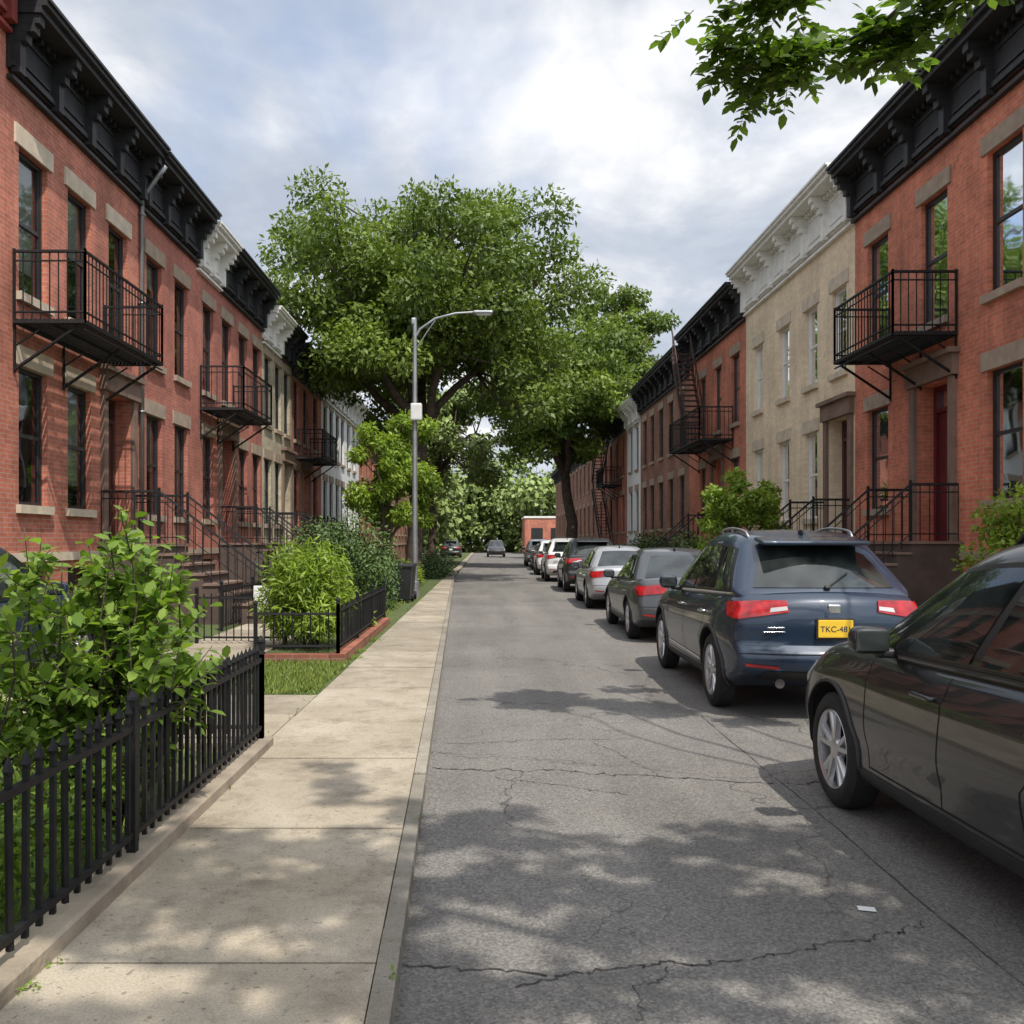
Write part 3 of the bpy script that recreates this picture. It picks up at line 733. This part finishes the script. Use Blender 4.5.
    for ya in S['ax']:
        for sx in (-1,1):
            n=40; R=wr+.055; b0=len(cm.v)
            for xx in (Wc/2*1.1*sx,(Wc/2-.34)*sx):
                for k in range(n): t=2*math.pi*k/n; cm.v.append((xx,ya+R*math.cos(t),wr+.01+R*math.sin(t)))
            for k in range(n): k2=(k+1)%n; cm.f.append((b0+k,b0+k2,b0+n+k2,b0+n+k)); cm.m.append(0)
            cm.f.append(tuple(b0+k for k in range(n))); cm.m.append(0); cm.f.append(tuple(b0+n+k for k in range(n))); cm.m.append(0)
    co=cm.build('cut',[WELL])
    bo.data.materials.append(WELL)
    md=bo.modifiers.new('c','BOOLEAN'); md.operation='DIFFERENCE'; md.solver='EXACT'; md.object=co
    try: md.material_mode='TRANSFER'
    except Exception: pass
    dg=bpy.context.evaluated_depsgraph_get(); me=bpy.data.meshes.new_from_object(bo.evaluated_get(dg)); bo.modifiers.clear(); bo.data=me
    bpy.data.objects.remove(co); me.polygons.foreach_set('use_smooth',[True]*len(me.polygons)); me.set_sharp_from_angle(angle=math.radians(38)); me.update()
    bo.parent=par
    boxmesh(gh,30,12,12,.04,.08,.14).build('roof_and_pillars',[col],par,True)
    pm={}
    def patch(fn,c,mat,off=.005,m=12,n=6,pillow=False,key=None):
        key=key or mat.name; mb=pm.setdefault(key,(MB(),mat))[0]
        ps=[i/m for i in range(m+1)]; qs=[i/n for i in range(n+1)]
        if pillow: ps=[0]+ps+[1]; qs=[0]+qs+[1]
        base=len(mb.v); NP,NQ=len(ps),len(qs)
        def P(p,q):
            a=(c[0][0]*(1-p)+c[1][0]*p, c[0][1]*(1-p)+c[1][1]*p); b=(c[3][0]*(1-p)+c[2][0]*p,c[3][1]*(1-p)+c[2][1]*p)
            return fn(a[0]*(1-q)+b[0]*q,a[1]*(1-q)+b[1]*q)
        for i,p in enumerate(ps):
            for j,q in enumerate(qs):
                e=1e-3; v=P(p,q); nn=(P(p+e,q)-P(p-e,q)).cross(P(p,q+e)-P(p,q-e))
                if nn.length>1e-12: nn.normalize()
                d=v-cen; d.y*=.4
                if nn.dot(d)<0: nn=-nn
                o_=off
                if pillow and (i in (0,NP-1) or j in (0,NQ-1)): o_=-.01
                mb.v.append(tuple(v+nn*o_))
        for i in range(NP-1):
            for j in range(NQ-1): mb.f.append((base+i*NQ+j,base+(i+1)*NQ+j,base+(i+1)*NQ+j+1,base+i*NQ+j+1)); mb.m.append(0)
    def sidef(sg):
        def f(y,z):
            y=min(max(y,0),Lc); zl,zt=low(y),top(y); return body(y/Lc,sg,min(max((z-zl)/(zt-zl),0),1))
        return f
    def rearf(x,z): zl,zt=low(0),top(0); return body(0,x/(Wc/2*.9),min(max((z-zl)/(zt-zl),0),1))
    def frontf(x,z): zl,zt=low(Lc),top(Lc); return body(1,x/(Wc/2*.9),min(max((z-zl)/(zt-zl),0),1))
    for sg in (-1,1):
        gs=lambda u,t,sg=sg: gh(u,sg,t)
        w=S['win']; uf=w[0][0]-.02; ue=.955
        patch(gs,[(uf,.1),(ue,.1),(ue-.035,.84),(uf+.03,.84)],DARKP,.003,24,6)
        for (a,b) in w:
            sl0=.05 if a<.15 else .0; sl1=.04 if b>.8 else 0
            patch(gs,[(a,.14),(b,.14),(b-sl1,.8),(a+sl0,.8)],CGL,.007,12,6)
        patch(gs,[(uf-.01,.075),(ue,.075),(ue,.1),(uf-.01,.1)],CHROME if rails=='m' else DARKP,.009,24,1)
        sf=sidef(sg)
        yf=S['ax'][1]-wr-.2; ym=(S['ax'][0]+S['ax'][1])/2-.12; yr_=S['ax'][0]+wr*.35
        zt=top(ym)-.04
        for (ya,yb) in ((yf,yf+.04),(ym,ym)):
            patch(sf,[(ya,.36),(ya+.008,.36),(yb+.008,zt),(yb,zt)],WELL,.0015,1,14)
        patch(sf,[(S['ax'][0]+wr+.1,.36),(S['ax'][0]+wr+.108,.36),(S['ax'][0]+wr+.1,.62),(S['ax'][0]+wr+.092,.62)],WELL,.0015,1,8)
        patch(sf,[(S['ax'][0]+wr+.092,.62),(S['ax'][0]+wr+.1,.62),(yr_+.008,zt),(yr_,zt)],WELL,.0015,1,8)
        patch(sf,[(S['ax'][0]+wr+.1,.36),(yf,.36),(yf,.368),(S['ax'][0]+wr+.1,.368)],WELL,.0015,20,1)
        patch(sf,[(S['ax'][0]+wr+.05,.2),(S['ax'][1]-wr-.05,.2),(S['ax'][1]-wr-.05,.335),(S['ax'][0]+wr+.05,.335)],DARKP,.008,20,3,True)
        if kind=='suv': patch(sf,[(S['ax'][0]+wr+.12,.40),(yf,.42),(yf,.435),(S['ax'][0]+wr+.12,.415)],CHROME,.008,20,1)
        mbk=pm.setdefault('black_plastic',(MB(),DARKP))[0]
        for ya in S['ax']:
            base=len(mbk.v); n=26; R0=wr+.05; R1=wr+(.08 if kind=='suv' else .066)
            for k in range(n+1):
                t=math.radians(-22)+math.radians(224)*k/n
                for R,o_ in ((R0,-.02),(R0,.012),(R1,.012),(R1+.004,-.002)):
                    y=ya+R*math.cos(t); z=wr+.01+R*math.sin(t); z=max(z,low(y)+.005); v=sf(y,z); mbk.v.append((v.x+sg*o_,y,z))
            for k in range(n):
                for j in range(3): mbk.f.append((base+k*4+j,base+k*4+j+1,base+(k+1)*4+j+1,base+(k+1)*4+j)); mbk.m.append(0)
        hm=pm.setdefault('handles',(MB(),CHROME if rails=='m' else col))[0]
        for ya in (ym+.14,yr_+.14):
            v=sf(ya,zt-.11); hm.rbox((v.x+sg*.028,ya+.02,zt-.11),(.028,.2,.026),.012)
            for e in (-.08,.1): hm.rbox((v.x+sg*.012,ya+.01+e,zt-.11),(.04,.03,.022),.008)
        mm=pm.setdefault('mirrors',(MB(),col))[0]; ymr=G['yb'][1]-.72; v=sf(ymr,top(ymr)-.04)
        mm.rbox((v.x+sg*.13,ymr,top(ymr)+.08),(.21,.13,.15),.06)
        mk=pm['black_plastic'][0]; mk.rbox((v.x+sg*.03,ymr,top(ymr)+.01),(.14,.07,.05),.02)
        mg=pm.setdefault('car_glass',(MB(),CGL))[0]; mg.rbox((v.x+sg*.135,ymr-.062,top(ymr)+.08),(.17,.014,.11),.005)
    mw=MB()
    for ya in S['ax']:
        for sg in (-1,1):
            ox=sg*(Wc/2-.215); w=.2
            rr=wr*.70
            prof=[(0,rr-.02),(0,rr+.02),(.01,wr-.03),(.035,wr-.005),(.07,wr),(w-.06,wr),(w-.025,wr-.006),(w-.002,wr-.035),(w+.006,wr*.85),(w,rr+.012),(w-.012,rr)]
            mw.lathe_x(prof,ya,wr,0,40,sg,ox)
            mw.lathe_x([(w-.012,rr),(w-.004,rr-.006),(w-.016,rr-.02),(.06,rr-.035),(.05,.02)],ya,wr,1,40,sg,ox)
            mw.lathe_x([(w-.07,.17),(w-.068,.001)],ya,wr,2,30,sg,ox)
            mw.lathe_x([(w-.06,.075),(w-.02,.06),(w-.012,.03),(w-.012,.001)],ya,wr,1,20,sg,ox)
            nsp=5
            for i in range(nsp):
                for dv in (-.17,.17):
                    t=2*math.pi*i/nsp+.3+dv*.25; t2=2*math.pi*i/nsp+.3+dv*1.25
                    c0=(.045*math.cos(t),.045*math.sin(t)); c1=((rr-.012)*math.cos(t2),(rr-.012)*math.sin(t2))
                    pr=[]
                    for (c,hw,xo,tt) in ((c0,.024,w-.02,t),(c1,.02,w-.012,t2)):
                        tx,tz=-math.sin(tt),math.cos(tt)
                        pr.append([(ox+sg*(xo-.028),ya+c[0]-tx*hw,wr+c[1]-tz*hw),(ox+sg*xo,ya+c[0]-tx*hw*.6,wr+c[1]-tz*hw*.6),(ox+sg*xo,ya+c[0]+tx*hw*.6,wr+c[1]+tz*hw*.6),(ox+sg*(xo-.028),ya+c[0]+tx*hw,wr+c[1]+tz*hw)])
                    for k in range(3): mw.face([pr[0][k],pr[0][k+1],pr[1][k+1],pr[1][k]],1)
    mw.build('wheels',[TYRE,RIM,WELL],par,True,35)
    rf=lambda a,t: gh(0,a,t); ff=lambda a,t: gh(1,a,t)
    r0,r1,ra=S['rb']
    patch(rf,[(-ra,r0),(ra,r0),(ra-.06,r1),(-ra+.06,r1)],CGL,.006,16,8)
    patch(ff,[(-.86,.1),(.86,.1),(.8,.9),(-.8,.9)],CGL,.006,14,8)
    dk=pm['black_plastic'][0]; Z=top(0)
    if kind in('suv','hatch'):
        for sg in (-1,1):
            patch(rearf,[(sg*.40,Z-.15),(sg*.83,Z-.2),(sg*.83,Z-.045),(sg*.43,Z-.06)],TAIL,.014,10,5,True)
            patch(sidef(sg),[(0,Z-.2),(.28,Z-.17),(.42,Z-.06),(0,Z-.045)],TAIL,.014,10,5,True)
            patch(rearf,[(sg*.41,Z-.135),(sg*.56,Z-.15),(sg*.56,Z-.115),(sg*.42,Z-.105)],CLEARL,.018,4,2)
            patch(rearf,[(sg*.5,.47),(sg*.78,.49),(sg*.78,.515),(sg*.5,.495)],REFL,.008,6,1)
            dk2=pm.setdefault('chrome',(MB(),CHROME))[0]
            dk2.tube([(sg*.5,.12,.36),(sg*.5,-.0,.355)],.042,0,14)
        patch(rearf,[(-.7,.345),(.7,.345),(.62,.45),(-.62,.45)],DARKP,.006,12,3)
        patch(rearf,[(-.85,.60),(.85,.60),(.85,.608),(-.85,.608)],WELL,.003,20,1)
        sp=pm.setdefault('mirrors',(MB(),col))[0]
        yb=G['yt'][0]; sp.rbox((0,yb-.11,roof(0)+.0),(1.0,.34,.045),.022,0,Matrix.Rotation(math.radians(8),3,'X'))
        dk.rbox((0,yb-.26,roof(0)-.03),(.3,.02,.015),.007)
        a=gh(0,0,.2); b_=gh(0,.32,.42); dk.tube([a+Vector((0,-.025,0)),b_+Vector((0,-.025,0))],.009,0,6); dk.rbox(a+Vector((0,-.025,0)),(.06,.04,.04),.018)
        pz=Z-.27
    else:
        for sg in (-1,1):
            patch(rearf,[(sg*.38,.78),(sg*.83,.74),(sg*.83,.89),(sg*.44,.9)],TAIL,.012,10,5,True)
            patch(sidef(sg),[(0,.74),(.22,.78),(.34,.9),(0,.89)],TAIL,.012,8,5,True)
            patch(rearf,[(sg*.55,.42),(sg*.76,.44),(sg*.76,.465),(sg*.55,.445)],REFL,.008,6,1)
        patch(rearf,[(-.6,.32),(.6,.32),(.55,.4),(-.55,.4)],DARKP,.006,12,3)
        patch(rearf,[(-.8,.57),(.8,.57),(.8,.578),(-.8,.578)],WELL,.003,20,1)
        pz=.68
    v=rearf(0,pz); pl=MB(); pl.rbox((0,v.y-.014,pz),(.305,.014,.155),.005,0); pl.rbox((0,v.y-.006,pz),(.335,.014,.185),.005,1)
    pl.build('licence_plate',[PLATE if plate=='y' else PLATEW,DARKP],par)
    if detail and plate=='y':
        cu=bpy.data.curves.new('plate_text','FONT'); cu.body='TKC-481'; cu.size=.072; cu.align_x='CENTER'; cu.align_y='CENTER'; cu.extrude=.001
        to=bpy.data.objects.new('plate_text',cu); COL.objects.link(to); to.parent=par; to.location=(0,v.y-.0225,pz-.005); to.rotation_euler=(math.pi/2,0,0); cu.materials.append(simple('plate_ink',(.01,.015,.06),.5))
    v=rearf(0,Z-.1); bd=pm.setdefault('chrome',(MB(),CHROME))[0]; bd.rbox((0,v.y-.01,Z-.1),(.11,.016,.08),.038)
    if kind=='suv':
        v=rearf(-.5,Z-.28); bd.rbox((-.5,v.y-.01,Z-.27),(.16,.008,.018),.003); bd.rbox((-.52,v.y-.01,Z-.305),(.2,.008,.012),.003)
    patch(frontf,[(-.5,.5),(.5,.5),(.5,.66),(-.5,.66)],DARKP,.008,10,4)
    for sg in (-1,1):
        patch(sidef(sg),[(Lc-.38,top(Lc-.38)-.15),(Lc-.02,.6),(Lc-.02,.7),(Lc-.44,top(Lc-.44)-.07)],CLEARL,.01,8,4,True)
    if rails:
        rm=MB()
        for sg in (-1,1):
            pts=[]
            for i in range(13):
                u=.1+.74*i/12; p=gh(u,sg*.86,1); h=.035 if 0<i<12 else -.01; pts.append(p+Vector((0,0,h)))
            rm.tube(pts,.014,0,8)
            for u in (.2,.5,.75):
                p=gh(u,sg*.86,1); rm.tube([p+Vector((0,0,-.01)),p+Vector((0,0,.035))],.012,0,6)
        rm.build('roof_rails',[METALG if rails=='m' else DARKP],par,True)
    p=gh(.12,0,1); dk.rbox(p+Vector((0,0,.02)),(.025,.12,.05),.012)
    names={'car_glass':'windows','black_plastic':'black_trim','tail_lamp_red':'tail_lamps','wheel_well':'door_seams','clear_lamp':'clear_lamps','reflector_red':'reflectors','chrome':'chrome_trim','handles':'door_handles','mirrors':'mirror_shells_and_spoiler'}
    for k,(m_,mt) in pm.items():
        if m_.v: m_.build(names.get(k,k),[mt],par,True,40)
    return par
P_BLACK=paint('black_car_paint',(.012,.013,.015)); P_BLUE=paint('dark_blue_car_paint',(.01,.024,.05),.15); P_GREY=paint('grey_car_paint',(.06,.064,.07),.3)
P_SILVER=paint('silver_car_paint',(.42,.43,.44),.6); P_WHITE=paint('white_car_paint',(.7,.7,.7),0); P_DK=paint('charcoal_car_paint',(.025,.027,.031),.2)
yw=math.radians(-1)
make_car('hatch',P_BLACK,2.97,2.42,0,rails='b')
make_car('suv',P_BLUE,3.08,8.1,yw,rails='m')
make_car('sedan',P_GREY,3.22,14.3,yw,plate='w')
make_car('sedan',P_SILVER,3.3,21.3,yw,plate='w')
make_car('suv',P_DK,3.4,28.5,yw,detail=False,plate='w')
make_car('suv',P_WHITE,3.3,36,yw,detail=False,plate='w')
make_car('hatch',P_WHITE,3.3,43,yw,detail=False,plate='w')
make_car('sedan',P_DK,3.5,50,yw,detail=False,plate='w')
make_car('suv',P_SILVER,3.5,58,yw,detail=False,plate='w')
make_car('suv',P_DK,1.2,96,math.pi,name='moving_car',detail=False,plate='w')
make_car('suv',P_DK,-3.0,84,0,detail=False,plate='w')
make_car('hatch',P_BLUE,-5.6,7.7,0,detail=False,plate='w')

# ------------------------------------------------------------------ trees and plants
make_tree('maple_tree',(-2.7,36,.05),5.4,(-2.5,36.5,10.3),(6.5,5.5,5.1),.34,220,350,.22,LEAF_BIG,21,lean=(.3,0),zmin=-.75,clr=(.11,.22),asp=.5)
make_tree('street_tree',(5.3,56,.05),5.5,(4.4,55,10.3),(4.2,5,5.4),.4,110,320,.3,LEAF_BIG,23,lean=(-.4,0),zmin=-.85)
make_tree('street_tree',(9.5,78,.05),8,(11.5,78,17),(4.6,4,6.5),.4,70,260,.38,LEAF_BIG,24)
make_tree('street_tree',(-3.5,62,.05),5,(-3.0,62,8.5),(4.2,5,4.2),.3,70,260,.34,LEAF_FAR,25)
make_tree('young_tree',(-2.9,27.5,.05),1.4,(-2.65,27.5,3.5),(1.35,1.5,2.3),.09,60,240,.15,LEAF_BRIGHT,26,clr=(.13,.24),asp=.4)
make_tree('small_tree',(5.9,21.5,.1),1.1,(6.0,21.5,2.3),(1.0,1.1,.85),.06,34,220,.11,LEAF_BRIGHT,27,clr=(.18,.3))
np.random.seed(40); random.seed(40)
cs=[];rs=[]
for i in range(260):
    x=np.random.uniform(-22,28); cs.append(np.array([x,np.random.uniform(124,140),np.random.uniform(.5,12+2.5*math.sin(x*.3))])); rs.append(np.random.uniform(1.6,3.2))
for i in range(30):
    cs.append(np.array([np.random.uniform(-6,-3.2),np.random.uniform(78,110),np.random.uniform(2.5,8)])); rs.append(np.random.uniform(1.1,2))
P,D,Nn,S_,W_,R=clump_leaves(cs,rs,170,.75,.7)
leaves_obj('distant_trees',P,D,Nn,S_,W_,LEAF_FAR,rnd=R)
make_bush('hedge',(-3.1,20.6,.08),(2.9,3.0,2.85),14000,.08,LEAF_DARK,31,30,xmax=-1.9)
make_bush('hedge',(-2.6,25.7,.08),(1.2,2.4,1.3),4000,.08,LEAF_DARK,32,16)
make_bush('bright_shrub',(-2.45,13.2,.1),(1.35,1.4,1.8),8500,.12,LEAF_BRIGHT,33,28,asp=.22)
make_bush('bright_shrub',(-2.25,15.5,.1),(.8,1.2,.8),3000,.1,LEAF_BRIGHT,34,12,asp=.3)
make_bush('front_garden_shrub',(6.6,26.5,.1),(1.8,2.4,1.9),5000,.11,LEAF_BRIGHT,35,16)
make_bush('front_garden_shrub',(7,31,.1),(1.8,2.6,1.8),5000,.12,LEAF_DARK,36,16)
make_bush('front_garden_shrub',(6.9,37,.1),(1.8,5,1.9),5000,.13,LEAF_DARK,37,16)
make_bush('front_garden_shrub',(7.35,12.9,.1),(.9,1.6,2.9),5000,.09,LEAF_BRIGHT,38,14)
make_bush('front_garden_shrub',(-2.6,31,.08),(1.3,3,.9),4000,.09,LEAF_BRIGHT,39,14)
make_bush('front_garden_shrub',(-2.1,40,.08),(1.0,8,.8),5000,.1,LEAF_DARK,41,20)
make_bush('front_garden_shrub',(-5.3,13.2,.08),(1.6,1.4,1.0),4000,.08,LEAF_NEAR,42,16)
def leafy_shrub(name,base,n_st,h,spread,nl,ls,seed,mat,asp=.66,xmax=None):
    np.random.seed(seed); random.seed(seed); par=empty(name,base); mb=MB(); P=[];D=[];Nn=[]
    for i in range(n_st):
        a=random.uniform(0,6.28); r=spread*random.random()**.6; hh=h*random.uniform(.45,1)*(1-.25*(r/spread)**2)
        tip=(math.cos(a)*r,math.sin(a)*r,hh); pl=bend((math.cos(a)*r*.15,math.sin(a)*r*.15,0),tip,6,.06,.02); mb.tube(pl,[.011-.0015*k for k in range(7)],0,5)
        segs=[(pl,.3)]
        for b in range(5):
            t=random.uniform(.35,.95); q=np.array(pl[min(6,int(t*6))]); e=q+unit(1)[0]*np.array([1,1,.5])*random.uniform(.12,.3)+np.array([0,0,.12]); pb=bend(tuple(q),tuple(e),4,.05); mb.tube(pb,[.005,.004,.0035,.003,.002],0,4); segs.append((pb,0))
        for sg,st in segs:
            k=int(nl/n_st/6)+1; pts=np.array(sg)
            for j in range(k):
                t=st+(1-st)*((j+random.random())/k); x=t*(len(pts)-1); i0=min(int(x),len(pts)-2); f_=x-i0; p=pts[i0]*(1-f_)+pts[i0+1]*f_
                if xmax is not None and p[0]+base[0]>xmax: continue
                d=pts[i0+1]-pts[i0]; d/=np.linalg.norm(d); o=unit(1)[0]; o-=d*o.dot(d); o/=np.linalg.norm(o)
                P.append(p); D.append(o*.9+d*.45-np.array([0,0,.15])); Nn.append(np.array([0,0,1.])+unit(1)[0]*.5)
    mb.build('stems',[BARK],par,True); n=len(P); s=ls*(.55+.7*np.random.rand(n))
    leaves_obj('leaves',np.array(P),np.array(D),np.array(Nn),s,s*asp,mat,par,True)
leafy_shrub('garden_shrub',(-2.05,5.05,.08),46,1.85,.62,4600,.085,51,LEAF_NEAR)
leafy_shrub('garden_shrub',(-2.6,4.3,.08),28,1.65,.5,2300,.085,52,LEAF_NEAR)
leafy_shrub('garden_shrub',(-2.25,3.3,.08),20,.75,.35,1200,.07,53,LEAF_NEAR,xmax=-1.75)
leafy_shrub('garden_shrub',(-2.2,6.1,.08),14,.5,.35,900,.055,54,LEAF_NEAR,xmax=-1.75)
leafy_shrub('garden_shrub',(-3.3,6.2,.08),20,.9,.55,1500,.07,55,LEAF_NEAR)
make_bush('ground_cover',(-2.15,3.4,.05),(.7,5.5,.4),8000,.05,LEAF_NEAR,56,40,stems=False,xmax=-1.78)
np.random.seed(60); cs=[];rs=[]
for (x,y,r) in [(-1.53,3.1,.045),(-1.53,3.3,.03),(-.31,3.2,.02),(-.36,5.0,.02),(-1.54,5.6,.025),(-1.66,11.9,.12),(-1.7,12.6,.1),(-1.65,14,.14)]:
    cs.append(np.array([x,y,.11])); rs.append(r)
P,D,Nn,S_,W_,R=clump_leaves(cs,rs,70,.022,.4,.3); P[:,2]=np.maximum(P[:,2],.1); leaves_obj('weeds',P,D,Nn,S_,W_,LEAF_NEAR,rnd=R)

def overhead():
    np.random.seed(71); random.seed(71); base=np.array([5.3,.6,.1]); par=empty('locust_tree',tuple(base)); mb=MB()
    mb.tube(bend((0,0,-.1),(-.3,0,4.2),6,.02),[.26,.2,.18,.17,.165,.16,.155],0,12)
    P=[];D=[];Nn=[]
    def spray(p,d,n=6):
        d=np.array(d,float); d/=np.linalg.norm(d); L_=n*.05
        side=np.cross(d,[0,0,1.]); side/=np.linalg.norm(side)+1e-6
        e=p+d*L_+np.array([0,0,-.06]); mb.tube([tuple(p-base),tuple(e-base)],[.003,.0015],0,4)
        for i in range(n):
            q=p+(e-p)*((i+.6)/n)
            for s in (-1,1):
                P.append(q); D.append(side*s+d*.5+np.random.normal(size=3)*.15-np.array([0,0,.15])); Nn.append(np.array([0,-.5,.9])+np.random.normal(size=3)*.4)
        P.append(e); D.append(d); Nn.append(np.array([0,0,1.])+np.random.normal(size=3)*.3)
    top=base+np.array([-.3,0,4.2])
    def limb(q,r,nb,spread,dens,i0=4):
        pl=bend(tuple(top-base),tuple(np.array(q)-base),9,.04,.04); mb.tube(pl,[r*(1-.085*k) for k in range(10)],0,8)
        pts=[np.array(x)+base for x in pl]
        for b in range(nb):
            i=random.randint(i0,9); s=pts[i]; e=s+unit(1)[0]*np.array([1,1,.35])*random.uniform(.4,1)*spread
            if e[1]>7.9 : e[1]=7.9
            tw=bend(tuple(s-base),tuple(e-base),5,.08); mb.tube(tw,[.018,.014,.011,.009,.006,.004],0,5)
            for t in tw[1:]:
                for _ in range(dens):
                    dd=unit(1)[0]*np.array([1,1,.4]); spray(np.array(t)+base+np.random.normal(size=3)*.05,dd,random.randint(3,5))
    limb((2.9,6.9,5.15),.045,7,.6,3,7)
    limb((2.2,6.7,5.0),.04,8,.6,3,8)
    limb((1.7,6.8,5.2),.03,5,.45,3,8)
    limb((4.5,7.2,5.45),.04,4,.4,3,8)
    for q in [(3.0,.1,7.0),(1.3,1.2,7.4),(.2,-.4,7.8),(-1.6,.9,7.6),(-.4,.4,7.2),(-2.4,-1.0,7.6),(.9,-1.8,8.2)]:
        limb(q,.08,9,1.35,3)
    mb.build('trunk_and_limbs',[BARK],par,True)
    n=len(P); s=.105*(.7+.5*np.random.rand(n))
    leaves_obj('crown_leaves',np.array(P)-base,np.array(D),np.array(Nn),s,s*.62,LEAF_OVER,par,True)
overhead()

# ------------------------------------------------------------------ light, world, camera
sd=Vector((.24,-.48,.85)).normalized()
sun=bpy.data.lights.new('sun','SUN'); sun.energy=4.6; sun.angle=math.radians(.6); sun.color=(1,.94,.85)
so=bpy.data.objects.new('sun',sun); COL.objects.link(so); so.rotation_euler=sd.to_track_quat('Z','Y').to_euler()
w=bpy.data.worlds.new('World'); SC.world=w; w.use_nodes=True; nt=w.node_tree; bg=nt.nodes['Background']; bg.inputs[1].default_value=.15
sky=N(nt,'ShaderNodeTexSky',sky_type='NISHITA'); sky.sun_disc=False; sky.sun_elevation=math.asin(sd.z); sky.sun_rotation=math.atan2(sd.x,sd.y)
tc=N(nt,'ShaderNodeTexCoord'); sp=N(nt,'ShaderNodeSeparateXYZ'); L(nt,tc.outputs['Generated'],sp.inputs[0])
zz=mth(nt,'ADD',mth(nt,'MAXIMUM',sp.outputs[2],0),.28)
cb=N(nt,'ShaderNodeCombineXYZ'); L(nt,mth(nt,'ADD',mth(nt,'DIVIDE',sp.outputs[0],zz),.33),cb.inputs[0]); L(nt,mth(nt,'ADD',mth(nt,'DIVIDE',sp.outputs[1],zz),.5),cb.inputs[1]); cb.inputs[2].default_value=3.7
n1=noise(nt,cb.outputs[0],1.3,5,.5,.25); n2=noise(nt,cb.outputs[0],2.1,7,.56,.25)
cc=ramp(nt,n2,[(.38,(.34,.38,.45)),(.47,(.42,.455,.515)),(.53,(.52,.54,.58)),(.6,(.68,.685,.70))])
cc=mixc(nt,1,cc,(10,10,10),'MULTIPLY')
cf=ramp(nt,n1,[(.28,.1),(.41,.97)])
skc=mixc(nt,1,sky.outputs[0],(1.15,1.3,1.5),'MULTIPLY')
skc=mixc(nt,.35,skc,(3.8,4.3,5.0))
col=mixc(nt,cf,skc,cc)
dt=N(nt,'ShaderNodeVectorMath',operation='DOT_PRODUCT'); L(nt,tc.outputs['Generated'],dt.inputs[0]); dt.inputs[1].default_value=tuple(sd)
gl=ramp(nt,dt.outputs['Value'],[(.25,1.0),(1.0,1.9)])  # sky boosted around the sun, behind the camera, to add light on walls and ground
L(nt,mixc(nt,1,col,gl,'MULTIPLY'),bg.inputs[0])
cam=bpy.data.cameras.new('camera'); co=bpy.data.objects.new('camera',cam); COL.objects.link(co); SC.camera=co
co.location=(0,0,1.6); co.rotation_euler=(math.pi/2,0,0); cam.sensor_width=36; cam.lens=36*930/1024; cam.shift_x=28/1024; cam.shift_y=29/1024; cam.clip_end=2000; cam.clip_start=.05
SC.view_settings.view_transform='Standard'; SC.view_settings.look='None'; SC.view_settings.exposure=0
